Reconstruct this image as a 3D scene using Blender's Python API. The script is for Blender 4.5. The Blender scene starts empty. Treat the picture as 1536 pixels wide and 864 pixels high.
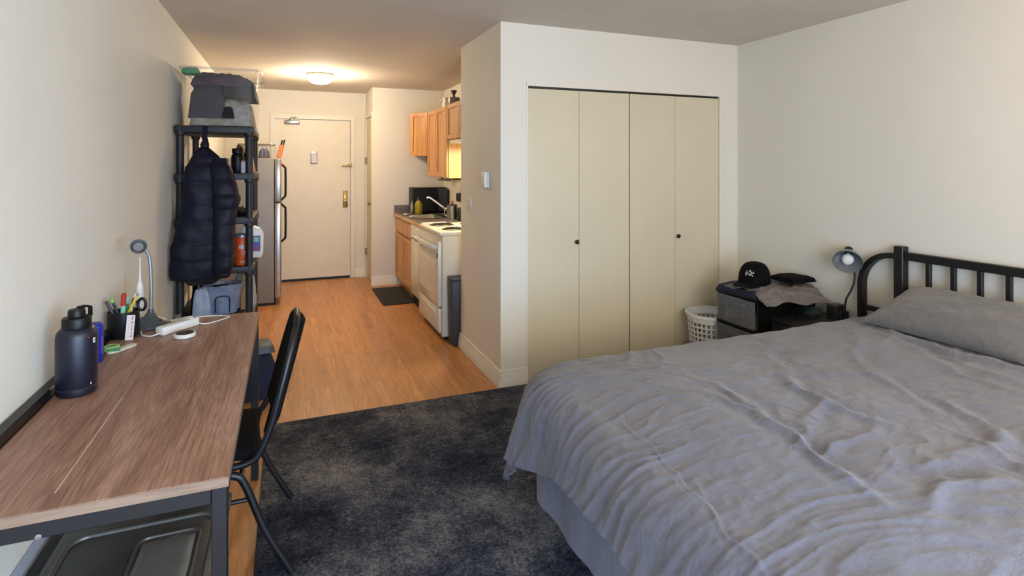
import bpy, bmesh, math, random
import numpy as np
from mathutils import Vector, Matrix
random.seed(4)
PI = math.pi
COL = bpy.context.scene.collection
WM = {}

# ------------------------------------------------------------------ materials
def lin(h):
    h = h.lstrip('#')
    out = []
    for i in (0, 2, 4):
        c = int(h[i:i+2], 16) / 255
        out.append(c / 12.92 if c <= .04045 else ((c + .055) / 1.055) ** 2.4)
    return (*out, 1.0)

class NT:
    def __init__(s, name):
        s.m = bpy.data.materials.new(name); s.m.use_nodes = True
        s.n = s.m.node_tree.nodes; s.l = s.m.node_tree.links
        s.b = s.n['Principled BSDF']; s.tc = s.n.new('ShaderNodeTexCoord')
    def add(s, t, **kw):
        n = s.n.new(t)
        for k, v in kw.items():
            if k in n.inputs: n.inputs[k].default_value = v
            else: setattr(n, k, v)
        return n
    def mapping(s, scale=(1, 1, 1), rot=(0, 0, 0)):
        m = s.add('ShaderNodeMapping'); m.inputs['Scale'].default_value = scale; m.inputs['Rotation'].default_value = rot
        s.l.new(s.tc.outputs['Object'], m.inputs['Vector']); return m.outputs['Vector']
    def noise(s, vec, scale, detail=3, rough=.5, dist=0.0):
        n = s.add('ShaderNodeTexNoise', Scale=scale, Detail=detail, Roughness=rough, Distortion=dist)
        s.l.new(vec, n.inputs['Vector']); return n.outputs['Fac']
    def ramp(s, fac, stops):
        r = s.add('ShaderNodeValToRGB'); e = r.color_ramp.elements
        e[0].position, e[0].color = stops[0]; e[1].position, e[1].color = stops[-1]
        for p, c in stops[1:-1]:
            k = e.new(p); k.color = c
        s.l.new(fac, r.inputs['Fac']); return r.outputs['Color']
    def mix(s, fac, a, b, mode='MIX'):
        m = s.add('ShaderNodeMix', data_type='RGBA', blend_type=mode)
        for sock, v in ((m.inputs[0], fac), (m.inputs[6], a), (m.inputs[7], b)):
            if hasattr(v, 'links'): s.l.new(v, sock)
            else: sock.default_value = v
        return m.outputs[2]
    def bump(s, h, strength, dist=.01):
        b = s.add('ShaderNodeBump', Strength=strength, Distance=dist)
        s.l.new(h, b.inputs['Height']); s.l.new(b.outputs['Normal'], s.b.inputs['Normal'])
    def base(s, c):
        if hasattr(c, 'links'): s.l.new(c, s.b.inputs['Base Color'])
        else: s.b.inputs['Base Color'].default_value = c
    def rm(s, r, m=0): s.b.inputs['Roughness'].default_value = r; s.b.inputs['Metallic'].default_value = m

def simple(name, hexc, rough=.5, metal=0, var=.06, nscale=8, bump=0, bscale=200, bd=.001, trans=0, alpha=1, emit=None, es=0, spec=None):
    t = NT(name); c = lin(hexc)
    v = t.mapping()
    f = t.noise(v, nscale, 3)
    d = tuple(x * (1 - var * 1.5) for x in c[:3]) + (1,); e = tuple(min(1, x * (1 + var * 1.5)) for x in c[:3]) + (1,)
    t.base(t.ramp(f, [(.3, d), (.7, e)])); t.rm(rough, metal)
    if bump: t.bump(t.noise(v, bscale, 2), bump, bd)
    if trans: t.b.inputs['Transmission Weight'].default_value = trans
    if alpha < 1: t.b.inputs['Alpha'].default_value = alpha
    if spec is not None: t.b.inputs['Specular IOR Level'].default_value = spec
    if emit: t.b.inputs['Emission Color'].default_value = lin(emit); t.b.inputs['Emission Strength'].default_value = es
    return t.m

M = {}
M['wall'] = simple('wall_paint', 'dbd5c7', .75, var=.012, nscale=2, bump=.12, bscale=160, bd=.002)
M['ceiling'] = simple('ceiling_paint', 'cdc4b6', .9, var=.02, nscale=3, bump=.3, bscale=120, bd=.003)
M['trim'] = simple('trim_paint', 'ddd5c4', .45, var=.015)
M['closet'] = simple('closet_paint', 'cdc2a4', .5, var=.03, nscale=1.4, bump=.1, bscale=40)
M['entry'] = simple('entry_paint', 'dacfba', .42, var=.015)
M['black_metal'] = simple('black_metal', '0d0e11', .42, 0, var=.1, bump=.06, bscale=300)
M['black_plastic'] = simple('black_plastic', '08090a', .45, 0, var=.1, spec=.3)
M['grey_plastic'] = simple('charcoal_plastic', '35383f', .5, 0, var=.05)
M['shelf_plastic'] = simple('shelf_plastic', '15181c', .55, 0, var=.08)
M['navy_jug'] = simple('navy_jug', '0f1222', .42, 0, var=.06, nscale=4, bump=.1, bscale=500)
M['blue'] = simple('cobalt_plastic', '1c2488', .4)
M['white'] = simple('white_plastic', 'dcdcd8', .4, var=.01)
M['white_enamel'] = simple('white_enamel', 'd4cfc0', .28, var=.01)
M['steel'] = simple('brushed_steel', 'a9a9a8', .3, 1, var=.05, nscale=20)
M['fridge_side'] = simple('fridge_side', '83807d', .5, .35, var=.03, bump=.1, bscale=400)
M['fridge_door'] = simple('fridge_door', 'a5a29d', .3, .8, var=.03)
M['chrome'] = simple('chrome', 'c8c8c8', .12, 1, var=.02)
M['brass'] = simple('brass', 'a08750', .3, .9, var=.1)
M['bronze'] = simple('dark_bronze', '4a3a2a', .3, .8, var=.1)
M['counter'] = simple('grey_laminate', '6b625c', .35, var=.15, nscale=60)
M['jacket'] = simple('navy_nylon', '080b1e', .6, spec=.3, var=.15, nscale=10, bump=.3, bscale=25, bd=.006)
M['jacket_lining'] = simple('navy_lining', '0d0f1e', .6, var=.1)
M['fabric_black'] = simple('black_fabric', '060607', .9, spec=.15, var=.15, bump=.3, bscale=400, bd=.001)
M['fabric_navy'] = simple('navy_fabric', '10142c', .85, var=.2, bump=.4, bscale=60, bd=.004)
M['fabric_grey'] = simple('grey_knit', '6c655f', .9, var=.12, nscale=30, bump=.4, bscale=50, bd=.004)
M['orange'] = simple('orange_can', 'c2461a', .4, var=.03)
M['red'] = simple('red', 'a82a1c', .5)
M['green'] = simple('green', '42805a', .6)
M['mint'] = simple('mint', '7cc4a0', .5)
M['yellow'] = simple('yellow', 'd0b62c', .5)
M['purple'] = simple('purple', '5c4a9a', .5)
M['lime'] = simple('lime', '88b868', .6)
M['lampgrey'] = simple('lamp_grey', '4b5054', .4, .3, var=.05)
M['lampsilver'] = simple('lamp_silver', '8d9090', .35, .6, var=.04)
M['bulb'] = simple('frosted_bulb', 'e6e6e0', .25, var=.01)
M['sticker'] = simple('printed_card', 'c9c4c6', .5)
M['mesh_black'] = simple('mesh_black', '101214', .5, .3)
M['tote_lid'] = simple('smoky_tote', '474744', .3, var=.2, nscale=5)
M['heater'] = simple('heater_enamel', '9fa9bb', .35, var=.03)
M['bag'] = simple('blue_grey_bag', '75809a', .42, var=.14, nscale=14, bump=.5, bscale=18, bd=.01)
M['bag2'] = simple('pale_bag', '8e98ac', .42, var=.14, nscale=14, bump=.5, bscale=18, bd=.01)
M['cream_bag'] = simple('tan_paper', 'c09a66', .7)
M['knife_wood'] = simple('orange_wood', 'b9692a', .5, var=.12, nscale=30)
M['mat'] = simple('rubber_mat', '17171a', .85, var=.1, bump=.3, bscale=200)
M['burner'] = simple('burner_coil', '1a1715', .5, .4)
M['drip'] = simple('drip_pan', '8a7d6c', .25, .9)
M['oil'] = simple('yellow_oil', 'a8981e', .2, var=.08, trans=.2)
M['ceramic'] = simple('white_ceramic', 'cfc8b8', .3)
M['pot_grey'] = simple('pewter', '7d7468', .35, .5)
M['darkwood'] = simple('dark_wood', '4a3628', .5)
M['nightstand'] = simple('black_laminate', '1c1b1c', .5, var=.1)
M['hole'] = simple('dark_hole', '070707', .9)
M['hinge'] = simple('hinge_metal', '8d8268', .35, .9)
M['clothes_a'] = simple('charcoal_clothes', '272a33', .9, var=.2, bump=.5, bscale=30, bd=.006)
M['clothes_b'] = simple('plum_clothes', '3a2a3a', .9, var=.2, bump=.5, bscale=30, bd=.006)
M['clothes_c'] = simple('beige_clothes', '8e8578', .9, var=.2, nscale=30, bump=.6, bscale=45, bd=.008)
M['clothes_d'] = simple('black_clothes', '121318', .9, var=.2, bump=.5, bscale=30, bd=.006)
M['pink'] = simple('pink_paper', 'b08a80', .6)
M['dome'] = simple('lamp_glass', 'ffe9c4', .3, emit='ffdfb0', es=9)
M['beige'] = simple('beige_item', '9a8268', .7)

def clear(name, hexc, alpha, rough=.15):
    t = NT(name); t.base(lin(hexc)); t.rm(rough)
    v = t.mapping(); f = t.noise(v, 3)
    r = t.add('ShaderNodeMapRange'); r.inputs['To Min'].default_value = alpha * .8; r.inputs['To Max'].default_value = alpha * 1.2
    t.l.new(f, r.inputs['Value']); t.l.new(r.outputs[0], t.b.inputs['Alpha'])
    return t.m
M['clear'] = clear('clear_plastic', 'b5afa6', .10)
M['clear_rim'] = clear('clear_plastic_rim', 'c9c3b8', .35)
M['frost'] = clear('frosted_drawer', '77787b', .48, .3)
M['glass_green'] = clear('green_glass', '2c3c36', .6, .08)

def wood(name, c1, c2, c3, axis='Y', scale=1.0, rough=.4, ring=7, bump=.08):
    t = NT(name)
    sc = {'Y': (14, 1, 14), 'X': (1, 14, 14), 'Z': (14, 14, 1)}[axis]
    v = t.mapping(tuple(x * scale for x in sc))
    n1 = t.noise(v, 1.6, 6, .62, 1.2)
    sc2 = {'Y': (90, 4, 90), 'X': (4, 90, 90), 'Z': (90, 90, 4)}[axis]
    v2 = t.mapping(tuple(x * scale for x in sc2))
    n2 = t.noise(v2, 1.5, 3, .6)
    a = t.ramp(n1, [(.3, lin(c1)), (.5, lin(c2)), (.72, lin(c3))])
    b = t.ramp(n2, [(.35, (.72, .72, .72, 1)), (.65, (1, 1, 1, 1))])
    t.base(t.mix(.6, a, b, 'MULTIPLY')); t.rm(rough); t.bump(n2, bump, .002)
    return t.m
M['oak'] = wood('oak_cabinet', 'a8713c', 'c28b52', 'cf9d64', 'Z', .6, .4)
M['oak_side'] = wood('oak_side', 'b98c55', 'caa068', 'd6b07c', 'Z', .5, .4)

def floor_mat():
    t = NT('laminate_planks')
    v = t.mapping((1, 1, 1), (0, 0, PI / 2))
    br = t.add('ShaderNodeTexBrick', Scale=1.0)
    br.offset = .37; br.offset_frequency = 1
    br.inputs['Mortar Size'].default_value = .0006; br.inputs['Brick Width'].default_value = .62; br.inputs['Row Height'].default_value = .068
    br.inputs['Color1'].default_value = (0, 0, 0, 1); br.inputs['Color2'].default_value = (1, 1, 1, 1); br.inputs['Mortar'].default_value = (.5, .5, .5, 1)
    t.l.new(v, br.inputs['Vector'])
    # per plank grain offset
    add = t.add('ShaderNodeVectorMath', operation='MULTIPLY_ADD')
    t.l.new(br.outputs['Color'], add.inputs[0]); add.inputs[1].default_value = (5, 17, 3); t.l.new(t.tc.outputs['Object'], add.inputs[2])
    mp = t.add('ShaderNodeMapping'); mp.inputs['Scale'].default_value = (22, 1.6, 1); t.l.new(add.outputs[0], mp.inputs['Vector'])
    n1 = t.noise(mp.outputs[0], 1.5, 5, .6, 1.5)
    mp2 = t.add('ShaderNodeMapping'); mp2.inputs['Scale'].default_value = (130, 5, 1); t.l.new(add.outputs[0], mp2.inputs['Vector'])
    n2 = t.noise(mp2.outputs[0], 1.5, 2, .6)
    a = t.ramp(n1, [(.3, lin('a26a35')), (.5, lin('bb8149')), (.7, lin('c89055'))])
    pl = t.ramp(br.outputs['Color'], [(0, (.84, .82, .8, 1)), (1, (1.06, 1.04, 1.02, 1))])
    c = t.mix(1, a, pl, 'MULTIPLY')
    g = t.ramp(n2, [(.35, (.8, .76, .72, 1)), (.6, (1, 1, 1, 1))])
    c = t.mix(.6, c, g, 'MULTIPLY')
    c = t.mix(br.outputs['Fac'], c, lin('6a3f1e'))
    t.base(c); t.rm(.33); t.bump(n2, .05, .001)
    return t.m
M['floor'] = floor_mat()

def desk_mat():
    t = NT('desk_walnut')
    v = t.mapping((9, 1.1, 1)); n1 = t.noise(v, 1.3, 6, .6, 1.8)
    v2 = t.mapping((160, 9, 1)); n2 = t.noise(v2, 1.4, 3, .65)
    w = t.add('ShaderNodeTexWave', wave_type='RINGS', rings_direction='SPHERICAL'); w.inputs['Scale'].default_value = 1.0
    w.inputs['Distortion'].default_value = 9; w.inputs['Detail'].default_value = 3; w.inputs['Detail Scale'].default_value = 1.2
    mp = t.mapping((16, 2.0, 1)); t.l.new(mp, w.inputs['Vector'])
    a = t.ramp(n1, [(.28, lin('785444')), (.5, lin('99735f')), (.72, lin('b3907f'))])
    b = t.ramp(w.outputs['Fac'], [(.0, (.72, .69, .66, 1)), (.35, (1, 1, 1, 1))])
    c = t.mix(.55, a, b, 'MULTIPLY')
    g = t.ramp(n2, [(.38, (.72, .7, .68, 1)), (.62, (1.08, 1.08, 1.08, 1))])
    c = t.mix(.7, c, g, 'MULTIPLY')
    # pale scratches
    v3 = t.mapping((26, 3, 1), (0, 0, .25)); n3 = t.noise(v3, 2.5, 6, .7)
    s = t.ramp(n3, [(.66, (0, 0, 0, 1)), (.74, (1, 1, 1, 1))])
    c = t.mix(t.mix(1, s, (.35, .35, .35, 1), 'MULTIPLY'), c, lin('b7a090'))
    # cathedral grain lines
    w2 = t.add('ShaderNodeTexWave', wave_type='BANDS', bands_direction='X'); w2.inputs['Scale'].default_value = 1.0
    w2.inputs['Distortion'].default_value = 14; w2.inputs['Detail'].default_value = 2; w2.inputs['Detail Scale'].default_value = .35
    t.l.new(t.mapping((26, 3.2, 1)), w2.inputs['Vector'])
    gl = t.ramp(w2.outputs['Fac'], [(.0, (.66, .6, .56, 1)), (.16, (1, 1, 1, 1))])
    c = t.mix(.6, c, gl, 'MULTIPLY')
    t.base(c); t.rm(.4); t.bump(n2, .15, .001)
    return t.m
M['desk'] = desk_mat()
M['desk_edge'] = wood('desk_edge', '6a5646', '826b58', '957d68', 'X', 1.5, .5)

def rug_mat():
    t = NT('rug_pile')
    v = t.mapping()
    big0 = t.noise(v, 1.9, 7, .68, .1)
    bm_ = t.add('ShaderNodeMath', operation='MULTIPLY_ADD'); t.l.new(big0, bm_.inputs[0]); bm_.inputs[1].default_value = 1.5; bm_.inputs[2].default_value = -.24; big = bm_.outputs[0]
    spk = t.noise(v, 95, 3, .75, .5)
    spk2 = t.noise(v, 38, 5, .8, 1.5)
    # lighter band around the middle of the rug, faded towards the closet
    sep = t.add('ShaderNodeSeparateXYZ'); t.l.new(t.tc.outputs['Object'], sep.inputs[0])
    def lump(cx, cy, sx, sy):
        mp = t.add('ShaderNodeMapping', vector_type='POINT'); mp.inputs['Location'].default_value = (-cx / sx, -cy / sy, 0)
        mp.inputs['Scale'].default_value = (1 / sx, 1 / sy, 0); t.l.new(t.tc.outputs['Object'], mp.inputs['Vector'])
        g = t.add('ShaderNodeVectorMath', operation='LENGTH'); t.l.new(mp.outputs[0], g.inputs[0])
        r = t.add('ShaderNodeMapRange'); r.inputs['From Min'].default_value = 0; r.inputs['From Max'].default_value = 1
        r.inputs['To Min'].default_value = .38; r.inputs['To Max'].default_value = 0
        t.l.new(g.outputs['Value'], r.inputs['Value']); return r.outputs[0]
    def addv(a, b):
        m = t.add('ShaderNodeMath', operation='ADD')
        t.l.new(a, m.inputs[0]); t.l.new(b, m.inputs[1]); return m.outputs[0]
    tot = addv(addv(big, lump(.95, 3.3, 1.0, .75)), lump(.62, 2.5, .42, 1.0))
    m = t.add('ShaderNodeMath', operation='MULTIPLY_ADD'); t.l.new(spk2, m.inputs[0]); m.inputs[1].default_value = .8; t.l.new(tot, m.inputs[2])
    m2 = t.add('ShaderNodeMath', operation='MULTIPLY_ADD'); t.l.new(spk, m2.inputs[0]); m2.inputs[1].default_value = .7; t.l.new(m.outputs[0], m2.inputs[2])
    c = t.ramp(m2.outputs[0], [(0, (0, 0, 0, 1)), (1, (1, 1, 1, 1))])
    r = t.add('ShaderNodeMapRange'); r.inputs['From Min'].default_value = .86; r.inputs['From Max'].default_value = 1.62
    t.l.new(m2.outputs[0], r.inputs['Value'])
    col = t.ramp(r.outputs[0], [(.0, lin('12141f')), (.3, lin('262a38')), (.55, lin('4a4c55')), (.8, lin('7c7b7a')), (1, lin('a09d98'))])
    t.base(col); t.rm(1); t.b.inputs['Specular IOR Level'].default_value = .1
    t.bump(m2.outputs[0], .9, .012)
    return t.m
M['rug'] = rug_mat()

def fabric_bed(name, hexc, warm):
    t = NT(name)
    v = t.mapping((1, 1, 1)); n1 = t.noise(v, 2.2, 4, .6)
    v2 = t.mapping((60, 260, 60), (0, 0, .2)); n2 = t.noise(v2, 1, 4, .7)
    v3 = t.mapping((22, 90, 22), (0, 0, .35)); n3 = t.noise(v3, 1, 4, .7)
    c = lin(hexc); w = lin(warm)
    a = t.ramp(n1, [(.35, c), (.65, w)])
    b = t.ramp(n2, [(.3, (.8, .8, .8, 1)), (.7, (1.15, 1.15, 1.15, 1))])
    d = t.ramp(n3, [(.3, (.86, .86, .86, 1)), (.7, (1.1, 1.1, 1.1, 1))])
    t.base(t.mix(1, t.mix(1, a, b, 'MULTIPLY'), d, 'MULTIPLY')); t.rm(.88)
    t.b.inputs['Sheen Weight'].default_value = .25; t.b.inputs['Sheen Roughness'].default_value = .6
    v4 = t.mapping((9, 22, 9), (0, 0, .3)); n4 = t.noise(v4, 1.2, 5, .6, 1.0)
    t.bump(n4, .4, .012)
    return t.m
M['duvet'] = fabric_bed('heather_duvet', '585966', '5f5e66')
M['pillow'] = fabric_bed('heather_pillow', '5c5957', '625f5a')
M['skirt'] = fabric_bed('bed_skirt', '7a7b8a', '80818e')

# ------------------------------------------------------------------ mesh builder
class MB:
    def __init__(s): s.bm = bmesh.new()
    def box(s, x0, x1, y0, y1, z0, z1, bev=0, seg=2, mat=None):
        b = bmesh.new(); bmesh.ops.create_cube(b, size=1)
        for v in b.verts:
            v.co = Vector(((x0 + x1) / 2 + v.co.x * (x1 - x0), (y0 + y1) / 2 + v.co.y * (y1 - y0), (z0 + z1) / 2 + v.co.z * (z1 - z0)))
        if bev: bmesh.ops.bevel(b, geom=b.edges[:], offset=bev, segments=seg, profile=.5, affect='EDGES')
        if mat: b.transform(mat)
        s.merge(b); return s
    def merge(s, b):
        me = bpy.data.meshes.new('t'); b.to_mesh(me); b.free(); s.bm.from_mesh(me); bpy.data.meshes.remove(me)
    def lathe(s, prof, seg=32, mat=None, cap=True, c=(0, 0, 0)):
        b = bmesh.new(); rings = []
        for r, z in prof:
            rings.append([b.verts.new((c[0] + r * math.cos(2 * PI * i / seg), c[1] + r * math.sin(2 * PI * i / seg), c[2] + z)) for i in range(seg)])
        for a, d in zip(rings, rings[1:]):
            for i in range(seg): b.faces.new((a[i], a[(i + 1) % seg], d[(i + 1) % seg], d[i]))
        if cap:
            if prof[0][0] > 1e-5: b.faces.new(rings[0][::-1])
            if prof[-1][0] > 1e-5: b.faces.new(rings[-1])
        bmesh.ops.remove_doubles(b, verts=b.verts[:], dist=1e-5)
        bmesh.ops.recalc_face_normals(b, faces=b.faces[:])
        if mat: b.transform(mat)
        s.merge(b); return s
    def tube(s, pts, r, seg=10, sq=None, closed=False):
        """round tube, or flat bar with sq=(w,h)"""
        b = bmesh.new(); P = [Vector(p) for p in pts]; rings = []; up = None
        n = len(P)
        for i, p in enumerate(P):
            if closed: t = (P[(i + 1) % n] - P[i - 1]).normalized()
            else: t = (P[min(i + 1, n - 1)] - P[max(i - 1, 0)]).normalized()
            if up is None: up = Vector((0, 0, 1)) if abs(t.z) < .9 else Vector((0, 1, 0))
            side = t.cross(up).normalized(); up = side.cross(t).normalized()
            rr = r[i] if isinstance(r, (list, tuple)) else r
            if sq: ring = [p + side * sq[0] * a + up * sq[1] * c for a, c in ((-.5, -.5), (.5, -.5), (.5, .5), (-.5, .5))]
            else: ring = [p + (side * math.cos(2 * PI * k / seg) + up * math.sin(2 * PI * k / seg)) * rr for k in range(seg)]
            rings.append([b.verts.new(v) for v in ring])
        m = len(rings[0])
        pairs = list(zip(rings, rings[1:])) + ([(rings[-1], rings[0])] if closed else [])
        for a, d in pairs:
            for k in range(m): b.faces.new((a[k], a[(k + 1) % m], d[(k + 1) % m], d[k]))
        if not closed: b.faces.new(rings[0][::-1]); b.faces.new(rings[-1])
        bmesh.ops.recalc_face_normals(b, faces=b.faces[:])
        s.merge(b); return s
    def prism(s, poly, axis, a0, a1, bev=0):
        """polygon (2D) extruded along axis; X: (y,z)  Y: (x,z)  Z: (x,y)"""
        b = bmesh.new()
        f = {'X': lambda p, a: (a, p[0], p[1]), 'Y': lambda p, a: (p[0], a, p[1]), 'Z': lambda p, a: (p[0], p[1], a)}[axis]
        lo = [b.verts.new(f(p, a0)) for p in poly]; hi = [b.verts.new(f(p, a1)) for p in poly]
        n = len(poly)
        b.faces.new(lo); b.faces.new(hi)
        for i in range(n): b.faces.new((lo[i], lo[(i + 1) % n], hi[(i + 1) % n], hi[i]))
        bmesh.ops.recalc_face_normals(b, faces=b.faces[:])
        if bev: bmesh.ops.bevel(b, geom=b.edges[:], offset=bev, segments=2, profile=.5, affect='EDGES')
        s.merge(b); return s
    def grid(s, V, nx, ny, closed_u=False):
        """V list of nx*ny points (index i*ny+j)"""
        b = bmesh.new(); vs = [b.verts.new(v) for v in V]
        for i in range(nx - 1 + (1 if closed_u else 0)):
            for j in range(ny - 1):
                i2 = (i + 1) % nx
                b.faces.new((vs[i * ny + j], vs[i2 * ny + j], vs[i2 * ny + j + 1], vs[i * ny + j + 1]))
        s.merge(b); return s
    def pad(s, x0, x1, y0, y1, z0, z1, n=26, e=.35, noise=.1, seed=0, freq=2.2, flat=True, mat=None):
        """soft cloth lump: rounded box with irregular surface, flat underside"""
        N = (np.linspace(-1, 1, n))
        top = []; bot = []
        for a in N:
            for c in N:
                w = max(0, (1 - abs(a) ** 4) * (1 - abs(c) ** 4)) ** e
                k = 1 + .06 * pn(a * 1.7 + seed, c * 1.7 + 3.1)
                x = (x0 + x1) / 2 + a * (x1 - x0) / 2 * k; y = (y0 + y1) / 2 + c * (y1 - y0) / 2 * k
                h = (z1 - z0)
                nz = pn(a * freq + seed, c * freq) + .5 * pn(a * freq * 2.3 + 9, c * freq * 2.3 + seed)
                top.append((x, y, z0 + h * w * (1 + noise * nz) + .002)); bot.append((x, y, z0 + (0 if flat else -h * .0)))
        b = bmesh.new(); T = [b.verts.new(v) for v in top]; B = [b.verts.new(v) for v in bot]
        for i in range(n - 1):
            for j in range(n - 1):
                q = (i * n + j, (i + 1) * n + j, (i + 1) * n + j + 1, i * n + j + 1)
                b.faces.new([T[k] for k in q]); b.faces.new([B[k] for k in q][::-1])
        bd = [i * n for i in range(n)] + [(n - 1) * n + j for j in range(1, n)] + [i * n + n - 1 for i in range(n - 2, -1, -1)] + [j for j in range(n - 2, 0, -1)]
        for a, c in zip(bd, bd[1:] + bd[:1]): b.faces.new((T[a], B[a], B[c], T[c]))
        bmesh.ops.recalc_face_normals(b, faces=b.faces[:])
        if mat: b.transform(mat)
        s.merge(b); return s
    def build(s, name, mat, parent=None, world=False, ang=35, sub=0, solid=0):
        me = bpy.data.meshes.new(name); bm = s.bm
        if parent is not None and world: bm.transform(WM[parent.name].inverted())
        for f in bm.faces: f.smooth = True
        for e in bm.edges:
            e.smooth = not (len(e.link_faces) == 2 and e.calc_face_angle(0) > math.radians(ang))
        bm.to_mesh(me); bm.free()
        me.materials.append(M[mat] if isinstance(mat, str) else mat)
        o = bpy.data.objects.new(name, me); COL.objects.link(o)
        if parent is not None: o.parent = parent; WM[o.name] = WM[parent.name]
        else: WM[o.name] = Matrix()
        if solid:
            md = o.modifiers.new('Solidify', 'SOLIDIFY'); md.thickness = solid; md.offset = -1
        if sub:
            md = o.modifiers.new('Subdivision', 'SUBSURF'); md.levels = sub; md.render_levels = sub
        return o

def thing(name, label, cat, loc=(0, 0, 0), rz=0, group=None):
    o = bpy.data.objects.new(name, None); COL.objects.link(o); o.location = loc; o.rotation_euler = (0, 0, rz)
    o.empty_display_size = .05
    WM[o.name] = Matrix.Translation(loc) @ Matrix.Rotation(rz, 4, 'Z')
    o['label'] = label; o['category'] = cat
    if group: o['group'] = group
    return o
def tag(o, label, cat, group=None, kind=None):
    o['label'] = label; o['category'] = cat
    if group: o['group'] = group
    if kind: o['kind'] = kind
    return o
def origin_to(o, loc):
    """moves a single-mesh thing's origin to loc without moving the mesh"""
    o.data.transform(Matrix.Translation(-Vector(loc))); o.location = loc
    WM[o.name] = Matrix.Translation(loc); return o
def struct(o, label=None):
    o['kind'] = 'structure'
    if label: o['label'] = label
    return o

# value-gradient noise (numpy)
_rng = np.random.RandomState(7)
_G = _rng.uniform(-1, 1, (256, 256, 2)); _G /= np.linalg.norm(_G, axis=2, keepdims=True)
def pnv(x, y):
    x = np.asarray(x, float) + 100; y = np.asarray(y, float) + 100
    xi = np.floor(x).astype(int); yi = np.floor(y).astype(int); fx = x - xi; fy = y - yi
    def g(a, b, dx, dy):
        q = _G[a % 256, b % 256]; return q[..., 0] * dx + q[..., 1] * dy
    u = fx ** 3 * (fx * (fx * 6 - 15) + 10); v = fy ** 3 * (fy * (fy * 6 - 15) + 10)
    a = g(xi, yi, fx, fy) * (1 - u) + g(xi + 1, yi, fx - 1, fy) * u
    b = g(xi, yi + 1, fx, fy - 1) * (1 - u) + g(xi + 1, yi + 1, fx - 1, fy - 1) * u
    return (a * (1 - v) + b * v) * 1.6
def pn(x, y): return float(pnv(x, y))

# ------------------------------------------------------------------ dimensions
XL, XR, H = -.69, 3.345, 2.44
YC = 3.487            # closet wall plane
XP, YP = 1.32, 4.40   # partition side plane and its end
XK, YK = 1.88, 7.03   # kitchen back wall, kitchen end wall
XN, YF = .98, 7.68    # nook wall, entry wall
YB = -1.25            # window wall behind the viewer
T = .1

# ------------------------------------------------------------------ room shell
struct(MB().box(XL - T, XR + T, YB - T, YF + T, -.1, 0).build('floor', 'floor'), 'honey-coloured laminate plank floor')
struct(MB().box(XL - T, XR + T, YB - T, YF + T, H, H + .1).build('ceiling', 'ceiling'), 'plain matte ceiling')
struct(MB().box(XL - T, XL, YB - T, YF + T, 0, H).build('wall_left', 'wall'), 'long pale wall on the left')
struct(MB().box(XR, XR + T, YB - T, YC + .7, 0, H).build('wall_right', 'wall'), 'pale wall behind the headboard')
# window wall
w = MB(); wx0, wx1, wz0, wz1 = -.3, 2.2, .25, 2.15
w.box(XL, wx0, YB - T, YB, 0, H); w.box(wx1, XR, YB - T, YB, 0, H); w.box(wx0, wx1, YB - T, YB, 0, wz0); w.box(wx0, wx1, YB - T, YB, wz1, H)
struct(w.build('wall_back', 'wall'))
w = MB()
for a, b, c, d in ((wx0, wx0 + .05, wz0, wz1), (wx1 - .05, wx1, wz0, wz1), (wx0 + .05, wx1 - .05, wz0, wz0 + .05), (wx0 + .05, wx1 - .05, wz1 - .05, wz1), (.93, .98, wz0 + .05, wz1 - .05)):
    w.box(a, b, YB - .08, YB - .02, c, d)
struct(w.build('window_1', 'trim'))
# partition block (solid between closet and kitchen alcove) and closet wall with its opening
CX0, CX1, CZ = 1.509, 3.178, 2.045
w = MB(); w.box(XP, XK + T, YP - .1, YP, 0, H); w.box(XP, XP + .1, YC, YP - .1, 0, H)
struct(w.build('wall_partition', 'wall'), 'short partition wall with thermostat and light switch')
w = MB(); w.box(XP + .1, CX0, YC, YC + .1, 0, H); w.box(CX1, XR, YC, YC + .1, 0, H); w.box(CX0, CX1, YC, YC + .1, CZ, H)
struct(w.build('wall_closet', 'wall'), 'wall around the bifold closet')
struct(MB().box(XP + .1, XR, YC + .68, YC + .72, 0, H).build('wall_closet_back', 'wall'))
struct(MB().box(XK, XK + T, YP, YK + T, 0, H).build('wall_kitchen', 'wall'))
struct(MB().box(XN, XK, YK, YK + T, 0, H).build('wall_kitchen_end', 'wall'))
# nook side wall with a door opening
DY0, DY1 = YK + .09, YF - .05
w = MB(); w.box(XN, XN + T, YK + T, YF, 2.1, H); w.box(XN, XN + T, DY1, YF, 0, 2.1)
struct(w.build('wall_nook', 'wall'))
# entry wall
EX0, EX1, EZ = -.135, .785, 2.075
w = MB(); w.box(XL, EX0, YF, YF + T, 0, H); w.box(EX1, XN + T, YF, YF + T, 0, H); w.box(EX0, EX1, YF, YF + T, EZ, H)
struct(w.build('wall_entry', 'wall'))

# baseboards (stepped profile)
prof = [(0, 0), (.018, 0), (.018, .055), (.014, .062), (.014, .085), (.009, .095), (.007, .115), (0, .118)]
def skirting(name, p0, p1, nrm):
    """p0->p1 along the wall foot, nrm points into the room"""
    b = bmesh.new(); rings = []
    for p in (p0, p1): rings.append([b.verts.new((p[0] + nrm[0] * a, p[1] + nrm[1] * a, z)) for a, z in prof])
    n = len(prof)
    for i in range(n - 1): b.faces.new((rings[0][i], rings[0][i + 1], rings[1][i + 1], rings[1][i]))
    b.faces.new(rings[0]); b.faces.new(rings[1]); bmesh.ops.recalc_face_normals(b, faces=b.faces[:])
    m = MB(); m.merge(b); return struct(m.build(name, 'trim'))
skirting('baseboard_partition', (XP, YC - .0165), (XP, YP + .018), (-1, 0))
skirting('baseboard_closet', (XP - .0172, YC), (CX0 + .004, YC), (0, -1))
skirting('baseboard_closet_right', (CX1, YC), (XR, YC), (0, -1))
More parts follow.
